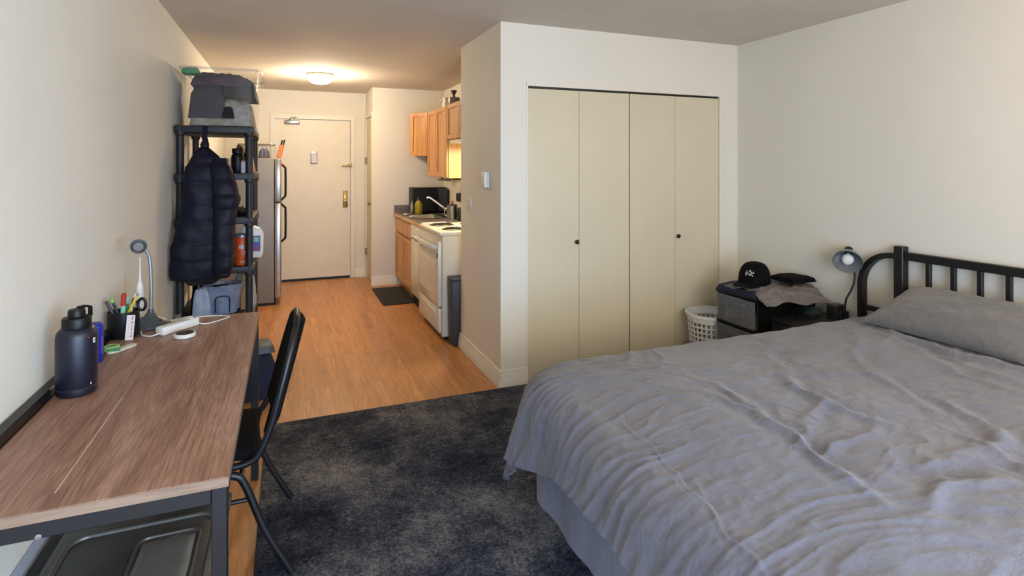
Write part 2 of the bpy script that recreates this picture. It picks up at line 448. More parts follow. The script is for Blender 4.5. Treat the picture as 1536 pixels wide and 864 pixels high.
skirting('baseboard_kitchen_end', (XN - .018, YK), (1.27, YK), (0, -1))
skirting('baseboard_entry', (EX1 + .06, YF), (XN, YF), (0, -1))
skirting('baseboard_right', (XR, YB), (XR, YC), (-1, 0))
skirting('baseboard_left', (XL, 3.1), (XL, YF), (1, 0))

# closet: casing track, two bifold pairs
w = MB(); w.box(CX0 - .004, CX1 + .004, YC - .006, YC + .05, CZ - .022, CZ + .003); w.box(CX0 - .004, CX0 + .008, YC - .004, YC + .03, 0, CZ)
w.box(CX1 - .018, CX1 + .004, YC - .004, YC + .03, 0, CZ)
struct(w.build('trim_1', 'trim'))
struct(MB().box(CX0 + .01, CX1 - .02, YC + .012, YC + .045, CZ - .034, CZ - .022).build('trim_2', 'black_metal'))
def bifold(name, xs, label, knobx):
    t = thing(name, label, 'closet door', ((xs[0] + xs[-1]) / 2, YC + .03, .012)); t['kind'] = 'structure'
    for a, b in zip(xs, xs[1:]):
        MB().box(a + .0015, b - .0015, YC + .008, YC + .036, .014, CZ - .037, .0018, 1).build('door_panel', 'closet', t, True)
    k = MB().lathe([(0.0, .03), (.011, .028), (.016, .021), (.016, .014), (.008, .008), (.007, 0)], 20, Matrix.Translation((knobx, YC + .009, .945)) @ Matrix.Rotation(PI / 2, 4, 'X'))
    k.build('door_knob', 'bronze', t, True)
bifold('door_1', (1.517, 1.915, 2.331), 'left pair of beige bifold closet panels', 1.893)
bifold('door_2', (2.337, 2.742, 3.160), 'right pair of beige bifold closet panels', 2.763)

# entry door
t = thing('door_3', 'cream entry door with brass lock and a door closer', 'door', (.325, YF, 0)); t['kind'] = 'structure'
MB().box(EX0 + .006, EX1 - .006, YF + .012, YF + .055, .028, EZ - .006, .002, 1).build('door_slab', 'entry', t, True)
MB().box(EX0 + .01, EX1 - .01, YF + .006, YF + .05, .002, .024).build('door_sweep', 'black_plastic', t, True)
w = MB(); w.box(EX0 - .06, EX0, YF - .014, YF, 0, EZ + .06, .003, 1); w.box(EX1, EX1 + .06, YF - .014, YF, 0, EZ + .06, .003, 1); w.box(EX0, EX1, YF - .014, YF, EZ, EZ + .06, .003, 1)
w.build('door_frame', 'trim', t, True)
w = MB(); w.box(.69, .745, YF - .006, YF + .013, .93, 1.15, .004); w.build('lock_plate', 'brass', t, True)
Rx = Matrix.Rotation(PI / 2, 4, 'X')
MB().lathe([(0, .06), (.024, .055), (.029, .04), (.02, .026), (.012, .02), (.012, 0)], 20, Matrix.Translation((.715, YF - .006, 1.02)) @ Rx).build('door_knob', 'brass', t, True)
w = MB(); w.box(.675, .79, YF - .02, YF + .013, 1.47, 1.495, .004); w.box(.77, .80, YF - .03, YF, 1.455, 1.51, .004); w.build('door_latch', 'brass', t, True)
w = MB(); w.box(.285, .37, YF + .0, YF + .013, 1.5, 1.66, .004); w.build('notice_plate', 'steel', t, True)
MB().box(.298, .357, YF - .002, YF + .001, 1.515, 1.645).build('notice_card', 'sticker', t, True)
w = MB(); w.box(-.02, .155, YF - .045, YF + .012, 2.01, 2.055, .008)
w.tube([(.03, YF - .03, 2.06), (.06, YF - .1, 2.08), (.12, YF - .03, 2.1)], .006, 6)
w.lathe([(0, 0), (.012, 0), (.012, .05), (0, .05)], 12, c=(.06, YF - .06, 2.045)); w.build('door_closer', 'steel', t, True)
w = MB()
for z in (.3, 1.05, 1.8): w.box(EX0 - .008, EX0 + .012, YF - .006, YF + .012, z, z + .1, .002, 1)
w.build('door_hinge', 'trim', t, True)

# small side door in the nook
t = thing('door_4', 'narrow cream side door next to the entry, seen edge on', 'door', (XN, (DY0 + DY1) / 2, 0)); t['kind'] = 'structure'
MB().box(XN + .012, XN + .05, YK + T + .003, DY1 - .003, .012, 2.095, .002, 1).build('door_slab', 'closet', t, True)
w = MB(); w.box(XN - .012, XN, YK + .002, YK + .05, .0, 2.15, .003, 1); w.box(XN - .012, XN, DY1, YF - .002, 0, 2.15, .003, 1); w.box(XN - .012, XN, YK + .05, DY1, 2.1, 2.15, .003, 1)
w.build('door_frame', 'trim', t, True)
Ry = Matrix.Rotation(-PI / 2, 4, 'Y')
MB().lathe([(0, .05), (.02, .045), (.024, .034), (.015, .02), (.01, .015), (.01, 0)], 18, Matrix.Translation((XN + .013, YK + .19, 1.0)) @ Ry).build('door_knob', 'brass', t, True)
w = MB()
for z in (.3, 1.5): w.box(XN - .018, XN + .006, DY1 - .02, DY1 + .02, z, z + .09, .002, 1)
w.build('door_hinge', 'hinge', t, True)

# ------------------------------------------------------------------ rug
w = MB(); w.box(-.11, 2.66, .3, 3.465, .0005, .014, .005, 2)
o = w.build('area_rug', 'rug'); tag(o, 'large dark blue-grey rug with pale worn patches under the bed', 'rug'); origin_to(o, (1.4, 1.9, 0))

# ------------------------------------------------------------------ bed
bt = thing('bed', 'bed with black metal headboard and grey skirted base', 'bed', (2.15, 1.46, 0))
# fabric-covered base with soft vertical folds
def skirt_mesh():
    V = []; pts = []
    x0, x1, y0, y1 = 1.02, 3.27, .58, 2.30; r = .07
    per = []
    def seg(a, b, n):
        for i in range(n): per.append((a[0] + (b[0] - a[0]) * i / n, a[1] + (b[1] - a[1]) * i / n))
    def arc(cx, cy, a0, a1, n=6):
        for i in range(n): a = a0 + (a1 - a0) * i / n; per.append((cx + r * math.cos(a), cy + r * math.sin(a)))
    seg((x1, y1), (x0 + r, y1), 60); arc(x0 + r, y1 - r, PI / 2, PI); seg((x0, y1 - r), (x0, y0 + r), 90); arc(x0 + r, y0 + r, PI, 1.5 * PI); seg((x0 + r, y0), (x1, y0), 60); per.append((x1, y0))
    cx, cy = (x0 + x1) / 2, (y0 + y1) / 2
    L = 0; nz = 14; out = []
    for i, (x, y) in enumerate(per):
        if i: L += math.hypot(x - per[i - 1][0], y - per[i - 1][1])
        nx, ny = (-1, 0) if x < x0 + .02 else ((0, 1) if y > cy else (0, -1))
        for j in range(nz):
            q = j / (nz - 1); z = .016 + .46 * (1 - q)
            a = .012 * q * pn(L * 6, q * .7 + 4) + .004 * pn(L * 16 + q * 2, q * 2)
            out.append((x + nx * a, y + ny * a, z))
    return MB().grid(out, len(per), nz)
skirt_mesh().build('bed_skirt', 'skirt', bt, True, ang=80)
MB().box(1.07, 3.26, .64, 2.24, .16, .545, .05, 4).build('mattress', 'skirt', bt, True)
# headboard
xh = 3.3
def arcpts(yo, s, z0, ztop, r=.2):
    pts = [(xh, yo, z0), (xh, yo, ztop - r)]
    for i in range(1, 11):
        a = PI / 2 * i / 10; pts.append((xh, yo - s * (r - r * math.cos(a)), ztop - r + r * math.sin(a)))
    pts.append((xh, yo - s * .25, ztop)); return pts
for yo, sg_ in ((2.408, 1), (.512, -1)): MB().tube(arcpts(yo, sg_, .0, .955), .02, sq=(.045, .032)).build('headboard_side', 'black_metal', bt, True)
for y in (2.172, .748): MB().box(xh - .027, xh + .027, y - .027, y + .027, .0, 1.015, .004, 1).build('headboard_post', 'black_metal', bt, True)
MB().box(xh - .018, xh + .018, .775, 2.145, .94, .985, .004, 1).build('top_rail', 'black_metal', bt, True)
w = MB(); w.box(xh - .014, xh + .014, .53, 2.39, .60, .628, .003, 1); w.build('lower_rail', 'black_metal', bt, True)
for k in range(10):
    y = 2.145 - (k + 1) * (1.37 / 11) 
    MB().box(xh - .011, xh + .011, y - .012, y + .012, .628, .94, .002, 1).build('headboard_bar', 'black_metal', bt, True)

# duvet
def duvet():
    x0, x1, y0, y1 = 1.03, 3.24, .62, 2.215; R = .145; top = .632; rc = .17
    ns, nt = 500, 520
    s = np.linspace(x0 - .30, x1, ns); t = np.linspace(y0 - .38, y1 + .36, nt)
    # uneven hem
    S, Tt = np.meshgrid(s, t, indexing='ij')
    e_ = np.clip((t - 1.72) / .4, 0, 1); hemv = .02 * pnv(t * 3.1, t * 0 + 2.2) - .10 * e_ * e_ * (3 - 2 * e_)
    S = S + np.clip((x0 - S) / .30, 0, 1) * hemv[None, :]
    # signed distance to a rectangle with rounded foot corners
    cx_, cy_ = (x0 + x1 + 1) / 2, (y0 + y1) / 2
    qx = np.abs(S - cx_) - (x1 + 1 - x0) / 2 + rc; qy = np.abs(Tt - cy_) - (y1 - y0) / 2 + rc
    ox = np.maximum(qx, 0); oy = np.maximum(qy, 0); ln_ = np.hypot(ox, oy) + 1e-9
    sd_ = ln_ + np.minimum(np.maximum(qx, qy), 0) - rc
    ux = ox / ln_ * np.sign(S - cx_); uy = oy / ln_ * np.sign(Tt - cy_)
    d = np.maximum(sd_, 0) + 1e-9; inside = np.clip(-sd_, 0, 1)
    px = S - ux * np.maximum(sd_, 0); py = Tt - uy * np.maximum(sd_, 0)
    dx = np.where(sd_ > 0, ux, 0); dy = np.where(sd_ > 0, uy, 0)
    q = R * PI / 2
    flare = .26
    h = np.where(d < q, R * np.sin(np.minimum(d, q) / R), R + (d - q) * flare)
    dr = np.where(d < q, R * (1 - np.cos(np.minimum(d, q) / R)), R + (d - q) * math.sqrt(1 - flare ** 2))
    X = px + ux * h; Y = py + uy * h; Zz = top - dr
    sl_ = np.clip(1 - inside / .38, 0, 1); Zz = Zz - .03 * sl_ * sl_
    # head end dips to meet the wall side and gentle body hollows
    Zz = Zz + .02 * pnv(S * 1.1 + 5, Tt * 1.1) * (d < 1e-6) * np.clip((S - x0) / .3, 0, 1) * np.clip((y1 - Tt) / .3, 0, 1) * np.clip((Tt - y0) / .3, 0, 1)
    Zz += .012 * np.clip((S - 2.4) / .8, 0, 1)
    # wrinkle field
    wx = S + .10 * pnv(S * 2.1, Tt * 2.1 + 7); wy = Tt + .10 * pnv(S * 2.1 + 31, Tt * 2.1)
    def ridged(n, sharp=2.0): return np.clip(1 - np.abs(n) * 2.2, 0, 1) ** sharp
    foot = np.clip((1.75 - S) / .75, 0, 1) ** 1.2
    W = .0075 * foot * (ridged(pnv(wx * 2.2, wy * 16 + S * 3), 1.2) - .4) * (.75 + .7 * pnv(S * 2, Tt * 3)) + .0035 * foot * pnv(wx * 5, wy * 32 + S * 4)
    mid = np.clip((S - 1.2) / .4, 0, 1)
    # diagonal creases
    a = .55; U = wx * math.cos(a) + wy * math.sin(a); Vv = -wx * math.sin(a) + wy * math.cos(a)
    gate = np.clip(pnv(S * 1.6 + 3, Tt * 1.6 + 1) * 1.6 + .35, 0, 1)
    W += .008 * mid * gate * (ridged(pnv(U * 1.7 + 11, Vv * 6.5), 1.6) - .3)
    a = -.5; U = wx * math.cos(a) + wy * math.sin(a); Vv = -wx * math.sin(a) + wy * math.cos(a)
    gate2 = np.clip(pnv(S * 1.8 + 13, Tt * 1.8 + 21) * 1.8 + .1, 0, 1)
    W += .007 * mid * gate2 * (ridged(pnv(U * 2.0 + 41, Vv * 8), 1.6) - .3) + .006 * mid * pnv(wx * 4.5, wy * 7)
    g3 = np.clip(.6 + pnv(S * 2.4 + 8, Tt * 2.4 + 17) * 1.2, 0, 1)
    W += .0032 * g3 * ridged(pnv(wx * 8 + 3, wy * 17), 1.2) + .0028 * (1 - g3) * ridged(pnv(wx * 13 + wy * 5, wy * 9 - wx * 4), 1.2)
    W += .0014 * pnv(wx * 14, wy * 26) + .0006 * pnv(wx * 36, wy * 50)
    # hanging folds on the drop
    ang = np.arctan2(uy, -ux)
    drop = np.clip((d - .1) / .3, 0, 1)
    W += drop * (.022 * pnv(Tt * 7.0 + 2, S * .6) + .02 * np.where((dy > 0) & (dx < 0), np.sin(ang * 9), 0))
    # explicit long creases: polyline points in bed coordinates
    K = .75
    C = [([(1.92, 1.78), (1.80, 1.56), (1.787, 1.385), (1.84, 1.257)], .020, .020), ([(1.43, 1.65), (1.47, 1.40), (1.43, 1.216), (1.38, .94)], .022, .016),
         ([(1.83, 1.456), (1.60, 1.351), (1.37, 1.22)], .013, .014), ([(2.207, 1.335), (2.145, 1.133), (2.064, 1.046), (1.83, 1.034), (1.595, 1.052)], .024, .02),
         ([(2.243, 1.646), (2.088, 1.264)], .012, .018), ([(2.05, .987), (1.807, 1.004), (1.647, 1.031)], .016, .013),
         ([(1.857, .894), (1.661, .939), (1.486, .931)], .016, .014), ([(2.86, 1.955), (2.54, 1.486), (2.516, 1.211)], .010, .02),
         ([(1.463, 1.919), (1.524, 1.61), (1.458, 1.313)], .009, .016), ([(1.087, 1.75), (1.028, 1.318), (.952, .8)], .005, .004),
         ([(1.75, 1.2), (1.6, 1.22), (1.45, 1.17)], .012, .012), ([(2.0, 1.2), (1.95, .95), (1.8, .8)], .014, .018), ([(2.6, 1.9), (2.35, 1.75), (2.2, 1.5)], .008, .02),
         ([(2.9, 2.1), (2.8, 1.7), (2.78, 1.3), (2.8, .9)], .022, .022), ([(2.83, 2.05), (2.7, 1.7), (2.62, 1.3)], .012, .018), ([(2.2, 2.05), (2.0, 1.9), (1.9, 1.7)], .008, .02)]
    for pts, amp, wd in C:
        P = [np.array(p) for p in pts]; dense = []
        Pe = [2 * P[0] - P[1]] + P + [2 * P[-1] - P[-2]]
        for i in range(1, len(Pe) - 2):
            for k in range(9):
                u = k / 8; p0, p1, p2, p3 = Pe[i - 1:i + 3]
                dense.append(.5 * ((2 * p1) + (-p0 + p2) * u + (2 * p0 - 5 * p1 + 4 * p2 - p3) * u * u + (-p0 + 3 * p1 - 3 * p2 + p3) * u ** 3))
        dense.append(P[-1])
        best = np.full(S.shape, 9.0); sg = np.zeros(S.shape); end = np.zeros(S.shape)
        nseg = len(dense) - 1
        SX = S + .02 * pnv(S * 9, Tt * 9); SY = Tt + .02 * pnv(S * 9 + 5, Tt * 9 + 5)
        for i in range(nseg):
            A, B = dense[i], dense[i + 1]; ab = B - A; L2 = ab @ ab
            tt = np.clip(((SX - A[0]) * ab[0] + (SY - A[1]) * ab[1]) / L2, 0, 1)
            qx = SX - A[0] - tt * ab[0]; qy = SY - A[1] - tt * ab[1]; dd = np.hypot(qx, qy)
            mk = dd < best
            best = np.where(mk, dd, best); sg = np.where(mk, np.sign(ab[0] * qy - ab[1] * qx), sg); end = np.where(mk, (i + tt) / nseg, end)
        fade = np.clip(np.sin(np.clip(end, .02, .98) * PI), 0, 1) ** .6
        sd = best * sg
        amp = amp * K * (1 + .5 * pnv(S * 5, Tt * 5)); wd = wd * 1.25
        W += fade * amp * (np.exp(-(sd / wd) ** 2) - .55 * np.exp(-((sd - 2.1 * wd) / (1.5 * wd)) ** 2) - .25 * np.exp(-((sd + 2.1 * wd) / (1.8 * wd)) ** 2))
    Pt = np.stack([X, Y, Zz], -1)
    gs = np.gradient(Pt, axis=0); gt = np.gradient(Pt, axis=1)
    N = np.cross(gs, gt); ln = np.linalg.norm(N, axis=2, keepdims=True); N = N / np.maximum(ln, 1e-9)
    N = np.where(ln < 1e-9, np.array([0, 0, 1.0]), N)
    Pt = Pt + N * W[..., None]
    verts = Pt.reshape(-1, 3)
    idx = np.arange(ns * nt).reshape(ns, nt)
    faces = np.stack([idx[:-1, :-1], idx[1:, :-1], idx[1:, 1:], idx[:-1, 1:]], -1).reshape(-1, 4)
    return verts, faces
v, f = duvet()
me = bpy.data.meshes.new('duvet'); me.from_pydata(v.tolist(), [], f.tolist()); me.update()
me.polygons.foreach_set('use_smooth', [True] * len(me.polygons)); me.materials.append(M['duvet'])
dv = bpy.data.objects.new('duvet', me); COL.objects.link(dv); WM['duvet'] = Matrix()
md = dv.modifiers.new('Solidify', 'SOLIDIFY'); md.thickness = .022; md.offset = -1
tag(dv, 'rumpled heather grey duvet spread over the bed and hanging off its foot', 'duvet'); origin_to(dv, (2.1, 1.45, .4))

def pillow(name, cx, cy, cz, lx, ly, hh, tilt, label, rz=0):
    n = 60; a = np.linspace(-1, 1, n); A, B = np.meshgrid(a, a, indexing='ij')
    prof = np.clip((1 - np.abs(A) ** 2.6) * (1 - np.abs(B) ** 3.2), 0, 1) ** .55
    pin = 1 - .07 * (1 - np.abs(B) ** 2) * np.abs(A) ** 3; pin2 = 1 - .05 * (1 - np.abs(A) ** 2) * np.abs(B) ** 3
    X = A * lx / 2 * pin; Y = B * ly / 2 * pin2
    W = .010 * pnv(A * 2 + 3, B * 2 + cy) * prof + .006 * (np.clip(1 - np.abs(pnv(A * 2.2, B * 4)) * 2.4, 0, 1) ** 2) * prof
    top = np.stack([X, Y, hh * .62 * prof + W], -1).reshape(-1, 3); bot = np.stack([X, Y, -hh * .38 * prof], -1).reshape(-1, 3)
    b = bmesh.new(); Tv = [b.verts.new(p) for p in top.tolist()]; Bv = [b.verts.new(p) for p in bot.tolist()]
    for i in range(n - 1):
        for j in range(n - 1):
            q = (i * n + j, (i + 1) * n + j, (i + 1) * n + j + 1, i * n + j + 1)
            b.faces.new([Tv[k] for k in q]); b.faces.new([Bv[k] for k in q][::-1])
    bmesh.ops.remove_doubles(b, verts=b.verts[:], dist=1e-4)
    bmesh.ops.recalc_face_normals(b, faces=b.faces[:])
    b.transform(Matrix.Rotation(rz, 4, 'Z') @ Matrix.Rotation(tilt, 4, 'Y'))
    m = MB(); m.merge(b); o = m.build(name, 'pillow', ang=70); o.location = (cx, cy, cz)
    return tag(o, label, 'pillow')
pillow('pillow', 3.06, 1.71, .725, .45, .76, .125, -math.radians(19), 'plump grey pillow leaning against the black headboard')
pillow('pillow', 3.06, .94, .725, .45, .70, .125, -math.radians(19), 'second grey pillow on the window side of the bed')

# ------------------------------------------------------------------ desk
DX0, DX1, DYA, DYB, DZ = -.655, -.122, 1.405, 2.935, .785
dk = thing('desk', 'brown wood-grain desk on a black square-tube frame along the left wall', 'desk', (-.39, 2.16, 0))
MB().box(DX0, DX1, DYA, DYB, DZ - .023, DZ, .0015, 1).build('tabletop', 'desk', dk, True)
w = MB(); w.box(DX0, DX1, DYA - .0015, DYA, DZ - .022, DZ - .001); w.box(DX1, DX1 + .0012, DYA, DYB, DZ - .022, DZ - .001)
w.build('edge_band', 'desk_edge', dk, True)
for x in (DX0 + .002, DX1 - .034):
    for y in (DYA + .004, DYB - .036): MB().box(x, x + .032, y, y + .032, 0, DZ - .0235, .002, 1).build('leg', 'black_metal', dk, True)
for y in (DYA + .004, DYB - .036): MB().box(DX0 + .034, DX1 - .034, y, y + .032, DZ - .058, DZ - .0235, .002, 1).build('end_rail', 'black_metal', dk, True)
w = MB(); w.box(DX1 - .034, DX1 - .002, DYA + .036, DYB - .036, DZ - .058, DZ - .0235, .002, 1); w.build('side_rail', 'black_metal', dk, True)
w = MB(); w.box(DX0 + .002, DX0 + .034, DYA + .036, DYB - .036, .335, .367, .002, 1); w.build('lower_rail', 'black_metal', dk, True)
w = MB(); w.box(XL + .003, DX0 - .001, DYA, DYB, DZ - .05, DZ + .028, .003, 1); w.build('back_rail', 'black_metal', dk, True)
MB().lathe([(0, 0), (.006, .001), (.006, .004), (0, .005)], 12, Matrix.Translation((-.465, DYA + .004, DZ - .052)) @ Rx).build('bolt', 'steel', dk, True)
# pale seam line across the top lies in the surface as a shallow groove strip
MB().box(-.4588, -.4576, 1.47, 2.0, DZ - .001, DZ + .0006).build('scratch', 'ceramic', dk, True)

# heater below the desk
ht = thing('baseboard_heater', 'long pale blue-grey baseboard heater on the left wall beneath the desk', 'heater', (XL + .03, 1.9, 0))
w = MB(); w.prism([(XL + .002, .03), (XL + .03, .03), (XL + .055, .09), (XL + .055, .2), (XL + .03, .235), (XL + .002, .235)], 'Y', .6, 2.7); w.build('cover', 'heater', ht, True)
w = MB()
for z in (.255, .30, .345): w.prism([(XL + .002, z), (XL + .022, z + .004), (XL + .026, z + .03), (XL + .002, z + .036)], 'Y', .6, 2.7)
w.build('louvre', 'heater', ht, True)

# storage tote under the desk
tt = thing('storage_tote', 'smoky lidded plastic tote under the front of the desk', 'storage bin', (-.40, 1.75, 0))
tb = bmesh.new(); bmesh.ops.create_cube(tb, size=1)
for vv in tb.verts:
    k = .93 if vv.co.z < 0 else 1
    vv.co = Vector((-.395 + vv.co.x * .43 * k, 1.72 + vv.co.y * .76 * k, .2 + vv.co.z * .36 - .018))
bmesh.ops.bevel(tb, geom=tb.edges[:], offset=.03, segments=4, profile=.5, affect='EDGES')
w = MB(); w.merge(tb); w.build('tub', 'tote_lid', tt, True)
w = MB(); w.box(-.62, -.17, 1.33, 2.11, .362, .385, .01, 3); w.build('lid', 'tote_lid', tt, True)
def rrect(x0, x1, y0, y1, z, r, n=6):
    out = []
    for cx, cy, a0 in ((x1 - r, y1 - r, 0), (x0 + r, y1 - r, PI / 2), (x0 + r, y0 + r, PI), (x1 - r, y0 + r, 1.5 * PI)):
        for i in range(n + 1): a = a0 + PI / 2 * i / n; out.append((cx + r * math.cos(a), cy + r * math.sin(a), z))
    return out
w = MB(); w.tube(rrect(-.585, -.205, 1.37, 2.0, .387, .05), .007, 8, closed=True); w.tube(rrect(-.40, -.24, 1.5, 1.93, .386, .03), .005, 8, closed=True)
w.build('lid_rib', 'tote_lid', tt, True)
MB().pad(-.39, -.25, 1.52, 1.91, .384, .392, 12, .2, .1, 2).build('lid_panel', 'lampsilver', tt, True)
for y in (1.315, 2.105): MB().box(-.46, -.33, y, y + .02, .33, .375, .006).build('latch', 'tote_lid', tt, True)

# ------------------------------------------------------------------ desk items
Z0 = DZ + .0005
# jug
jg = thing('water_jug', 'big matte navy water jug with black screw lid at the wall side of the desk', 'water bottle', (-.598, 2.095, Z0)); jg.scale = (.79, .79, 1.03)
MB().lathe([(0, 0), (.058, 0), (.064, .004), (.066, .012), (.066, .020), (.0645, .022), (.0645, .024), (.067, .028), (.067, .168), (.064, .182), (.055, .192), (.048, .196), (0, .196)], 48).build('body', 'navy_jug', jg)
MB().lathe([(0, .196), (.047, .196), (.0475, .2), (.0475, .221), (.044, .226), (.03, .228), (0, .228)], 40).build('lid', 'black_plastic', jg)
MB().lathe([(0, .228), (.028, .228), (.0285, .243), (.025, .249), (0, .25)], 32).build('cap', 'black_plastic', jg)
MB().tube([(.02, .036, .205), (.03, .052, .222), (.03, .05, .246), (.018, .03, .252), (.0, .012, .2505)], .007, 8, sq=(.016, .007)).build('carry_loop', 'black_plastic', jg)
def curved_patch(r, a0, a1, z0, z1, n=6):
    V = []
    for i in range(n):
        a = a0 + (a1 - a0) * i / (n - 1)
        for z in (z0, z1): V.append((r * math.cos(a), r * math.sin(a), z))
    return MB().grid(V, n, 2)
curved_patch(.0676, -.45, -.28, .150, .164).build('logo_patch', 'white', jg)
curved_patch(.0679, -.405, -.365, .154, .160).build('logo_mark', 'navy_jug', jg)
curved_patch(.0679, -.345, -.315, .154, .160).build('logo_mark', 'navy_jug', jg)
curved_patch(.0676, -.75, -.66, .168, .171).build('logo_stripe', 'red', jg)
curved_patch(.0672, -.62, -.56, .03, .036).build('logo_dot', 'white', jg)

o = thing('shaker_canister', 'cobalt blue canister half hidden behind the navy jug', 'canister', (-.636, 2.40, Z0)); o.scale = (.8, .8, 1)
MB().lathe([(0, 0), (.035, 0), (.037, .004), (.037, .125), (.035, .13), (.033, .131)], 32).build('body', 'blue', o)
MB().lathe([(.033, .131), (.033, .134), (.03, .1365), (0, .137)], 32).build('lid', 'blue', o)
curved_patch(.0374, -.5, -.2, .03, .09).build('label', 'purple', o)

# pen cup
pc = thing('pen_cup', 'black mesh pen cup in front of the grey desk lamp', 'pen holder', (-.618, 2.715, Z0)); pc.scale = (1.16, 1.16, .95)
w = MB()
w.lathe([(0, 0), (.046, 0), (.048, .003), (.048, .108), (.045, .108), (.045, .005), (0, .005)], 36)
w.build('cup', 'mesh_black', pc)
MB().tube([(.0475 * math.cos(a), .0475 * math.sin(a), .108) for a in np.linspace(0, 2 * PI, 33)[:-1]], .0022, 6, closed=True).build('rim', 'black_metal', pc)
MB().tube([(.0475 * math.cos(a), .0475 * math.sin(a), .004) for a in np.linspace(0, 2 * PI, 33)[:-1]], .0022, 6, closed=True).build('base_ring', 'black_metal', pc)
def pen(name, label, cat, foot, tip, r, m1, m2, capfrac=.3, pname='cap'):
    base = Vector((-.618, 2.715, Z0)); a = base + Vector(foot); b = base + Vector(tip)
    t = thing(name, label, cat, tuple(a)); d = b - a
    e = d * (1 - capfrac)
    MB().tube([(0, 0, 0), tuple(d * .04), tuple(e)], [r * .5, r, r], 10).build('barrel', m1, t)
    MB().tube([tuple(e), tuple(e + d * capfrac * .9), tuple(d)], [r * 1.12, r * 1.08, r * .55], 10).build(pname, m2, t)
pen('marker', 'grey marker leaning to the left in the black pen cup', 'pen', (.0, -.005, .010), (-.052, -.03, .155), .006, 'lampsilver', 'grey_plastic', .5)
pen('marker', 'dark green marker with pale cap leaning left in the pen cup', 'pen', (.012, .0, .010), (-.036, -.03, .165), .006, 'grey_plastic', 'lime', .12)
pen('highlighter', 'mint green highlighter with a red cap standing in the pen cup', 'pen', (-.002, -.02, .010), (.0065, -.022, .18), .0085, 'mint', 'red', .3)
pen('pencil', 'yellow pencil leaning to the right in the pen cup', 'pencil', (-.02, -.01, .012), (.054, -.012, .172), .0048, 'yellow', 'beige', .06, 'tip')
pen('pen', 'purple pen at the back of the pen cup', 'pen', (.0, .015, .010), (.036, .028, .165), .005, 'purple', 'white', .2)
pen('pen', 'green pen at the back of the pen cup', 'pen', (.0, .02, .012), (.008, .034, .155), .006, 'green', 'mint', .2)
pen('eraser_stick', 'short white stick between the pens in the pen cup', 'pen', (.014, .0, .012), (.03, .018, .15), .004, 'white', 'purple', .25)
sc = thing('scissors', 'black scissors handle sticking up at the right of the pen cup', 'scissors', (-.590, 2.745, Z0 + .01))
MB().box(-.006, .006, -.002, .002, .0, .085, .001, 1).build('blade', 'steel', sc)
MB().tube([(.030 + .014 * math.cos(a), .0, .108 + .024 * math.sin(a)) for a in np.linspace(0, 2 * PI, 21)[:-1]], .006, 8, closed=True).build('handle', 'black_plastic', sc)
MB().tube([(.006 + .011 * math.cos(a), .0, .105 + .018 * math.sin(a)) for a in np.linspace(0, 2 * PI, 21)[:-1]], .005, 8, closed=True).build('handle', 'black_plastic', sc)

# blister card leaning on the cup
cd = thing('blister_card', 'white printed strip leaning on the front of the pen cup', 'card', (-.583, 2.640, Z0), math.radians(22))
Rc = Matrix.Rotation(-math.radians(14), 4, 'X') @ Matrix.Rotation(math.radians(7), 4, 'Y')
MB().box(-.014, .014, -.001, .001, .001, .098, .0006, 1, Rc).build('sheet', 'sticker', cd)
w = MB()
for k in range(9):
    w.box(-.009, -.001, -.0016, -.001, .012 + k * .009, .016 + k * .009, mat=Rc)
w.build('printed_marks', 'pot_grey', cd)
w = MB()
for k in range(9): w.box(.002, .009, -.0016, -.001, .014 + k * .009 + (k % 3) * .001, .019 + k * .009, mat=Rc)
w.box(.003, .008, -.0017, -.001, .085, .093, mat=Rc)
w.build('printed_label', 'red', cd)

# pad + tape
pd = MB(); pts = []
for i in range(28):
    a = 2 * PI * i / 28; r = 1 + .22 * math.cos(2 * a) + .08 * math.cos(3 * a + .5)
    pts.append((.048 * r * math.cos(a), .026 * r * math.sin(a)))
pd.prism(pts, 'Z', 0, .008, .002)
o = pd.build('wrist_pad', 'ceramic'); o.location = (-.582, 2.52, Z0); o.rotation_euler = (0, 0, .9); tag(o, 'flat white curvy pad on the desk in front of the pen cup', 'pad')
tp = thing('tape_roll', 'green and clear tape roll lying on the white pad', 'tape', (-.607, 2.50, Z0 + .0085))
MB().lathe([(.026, 0), (.026, .015), (.019, .017), (.019, .001)], 28, cap=False).build('ring', 'lime', tp)
MB().lathe([(.0, .004), (.019, .004), (.019, .0125), (.017, .014), (0, .013)], 28).build('core', 'lampsilver', tp)
MB().box(-.01, .034, -.026, -.02, .0, .012, .002, 1).build('tab', 'green', tp)

def spline(pts, n=8):
    P = [Vector(p) for p in pts]; Pe = [2 * P[0] - P[1]] + P + [2 * P[-1] - P[-2]]; out = []
    for i in range(1, len(Pe) - 2):
        for k in range(n):
            u = k / n; p0, p1, p2, p3 = Pe[i - 1:i + 3]
            out.append(tuple(.5 * ((2 * p1) + (-p0 + p2) * u + (2 * p0 - 5 * p1 + 4 * p2 - p3) * u * u + (-p0 + 3 * p1 - 3 * p2 + p3) * u ** 3)))
    out.append(tuple(P[-1])); return out
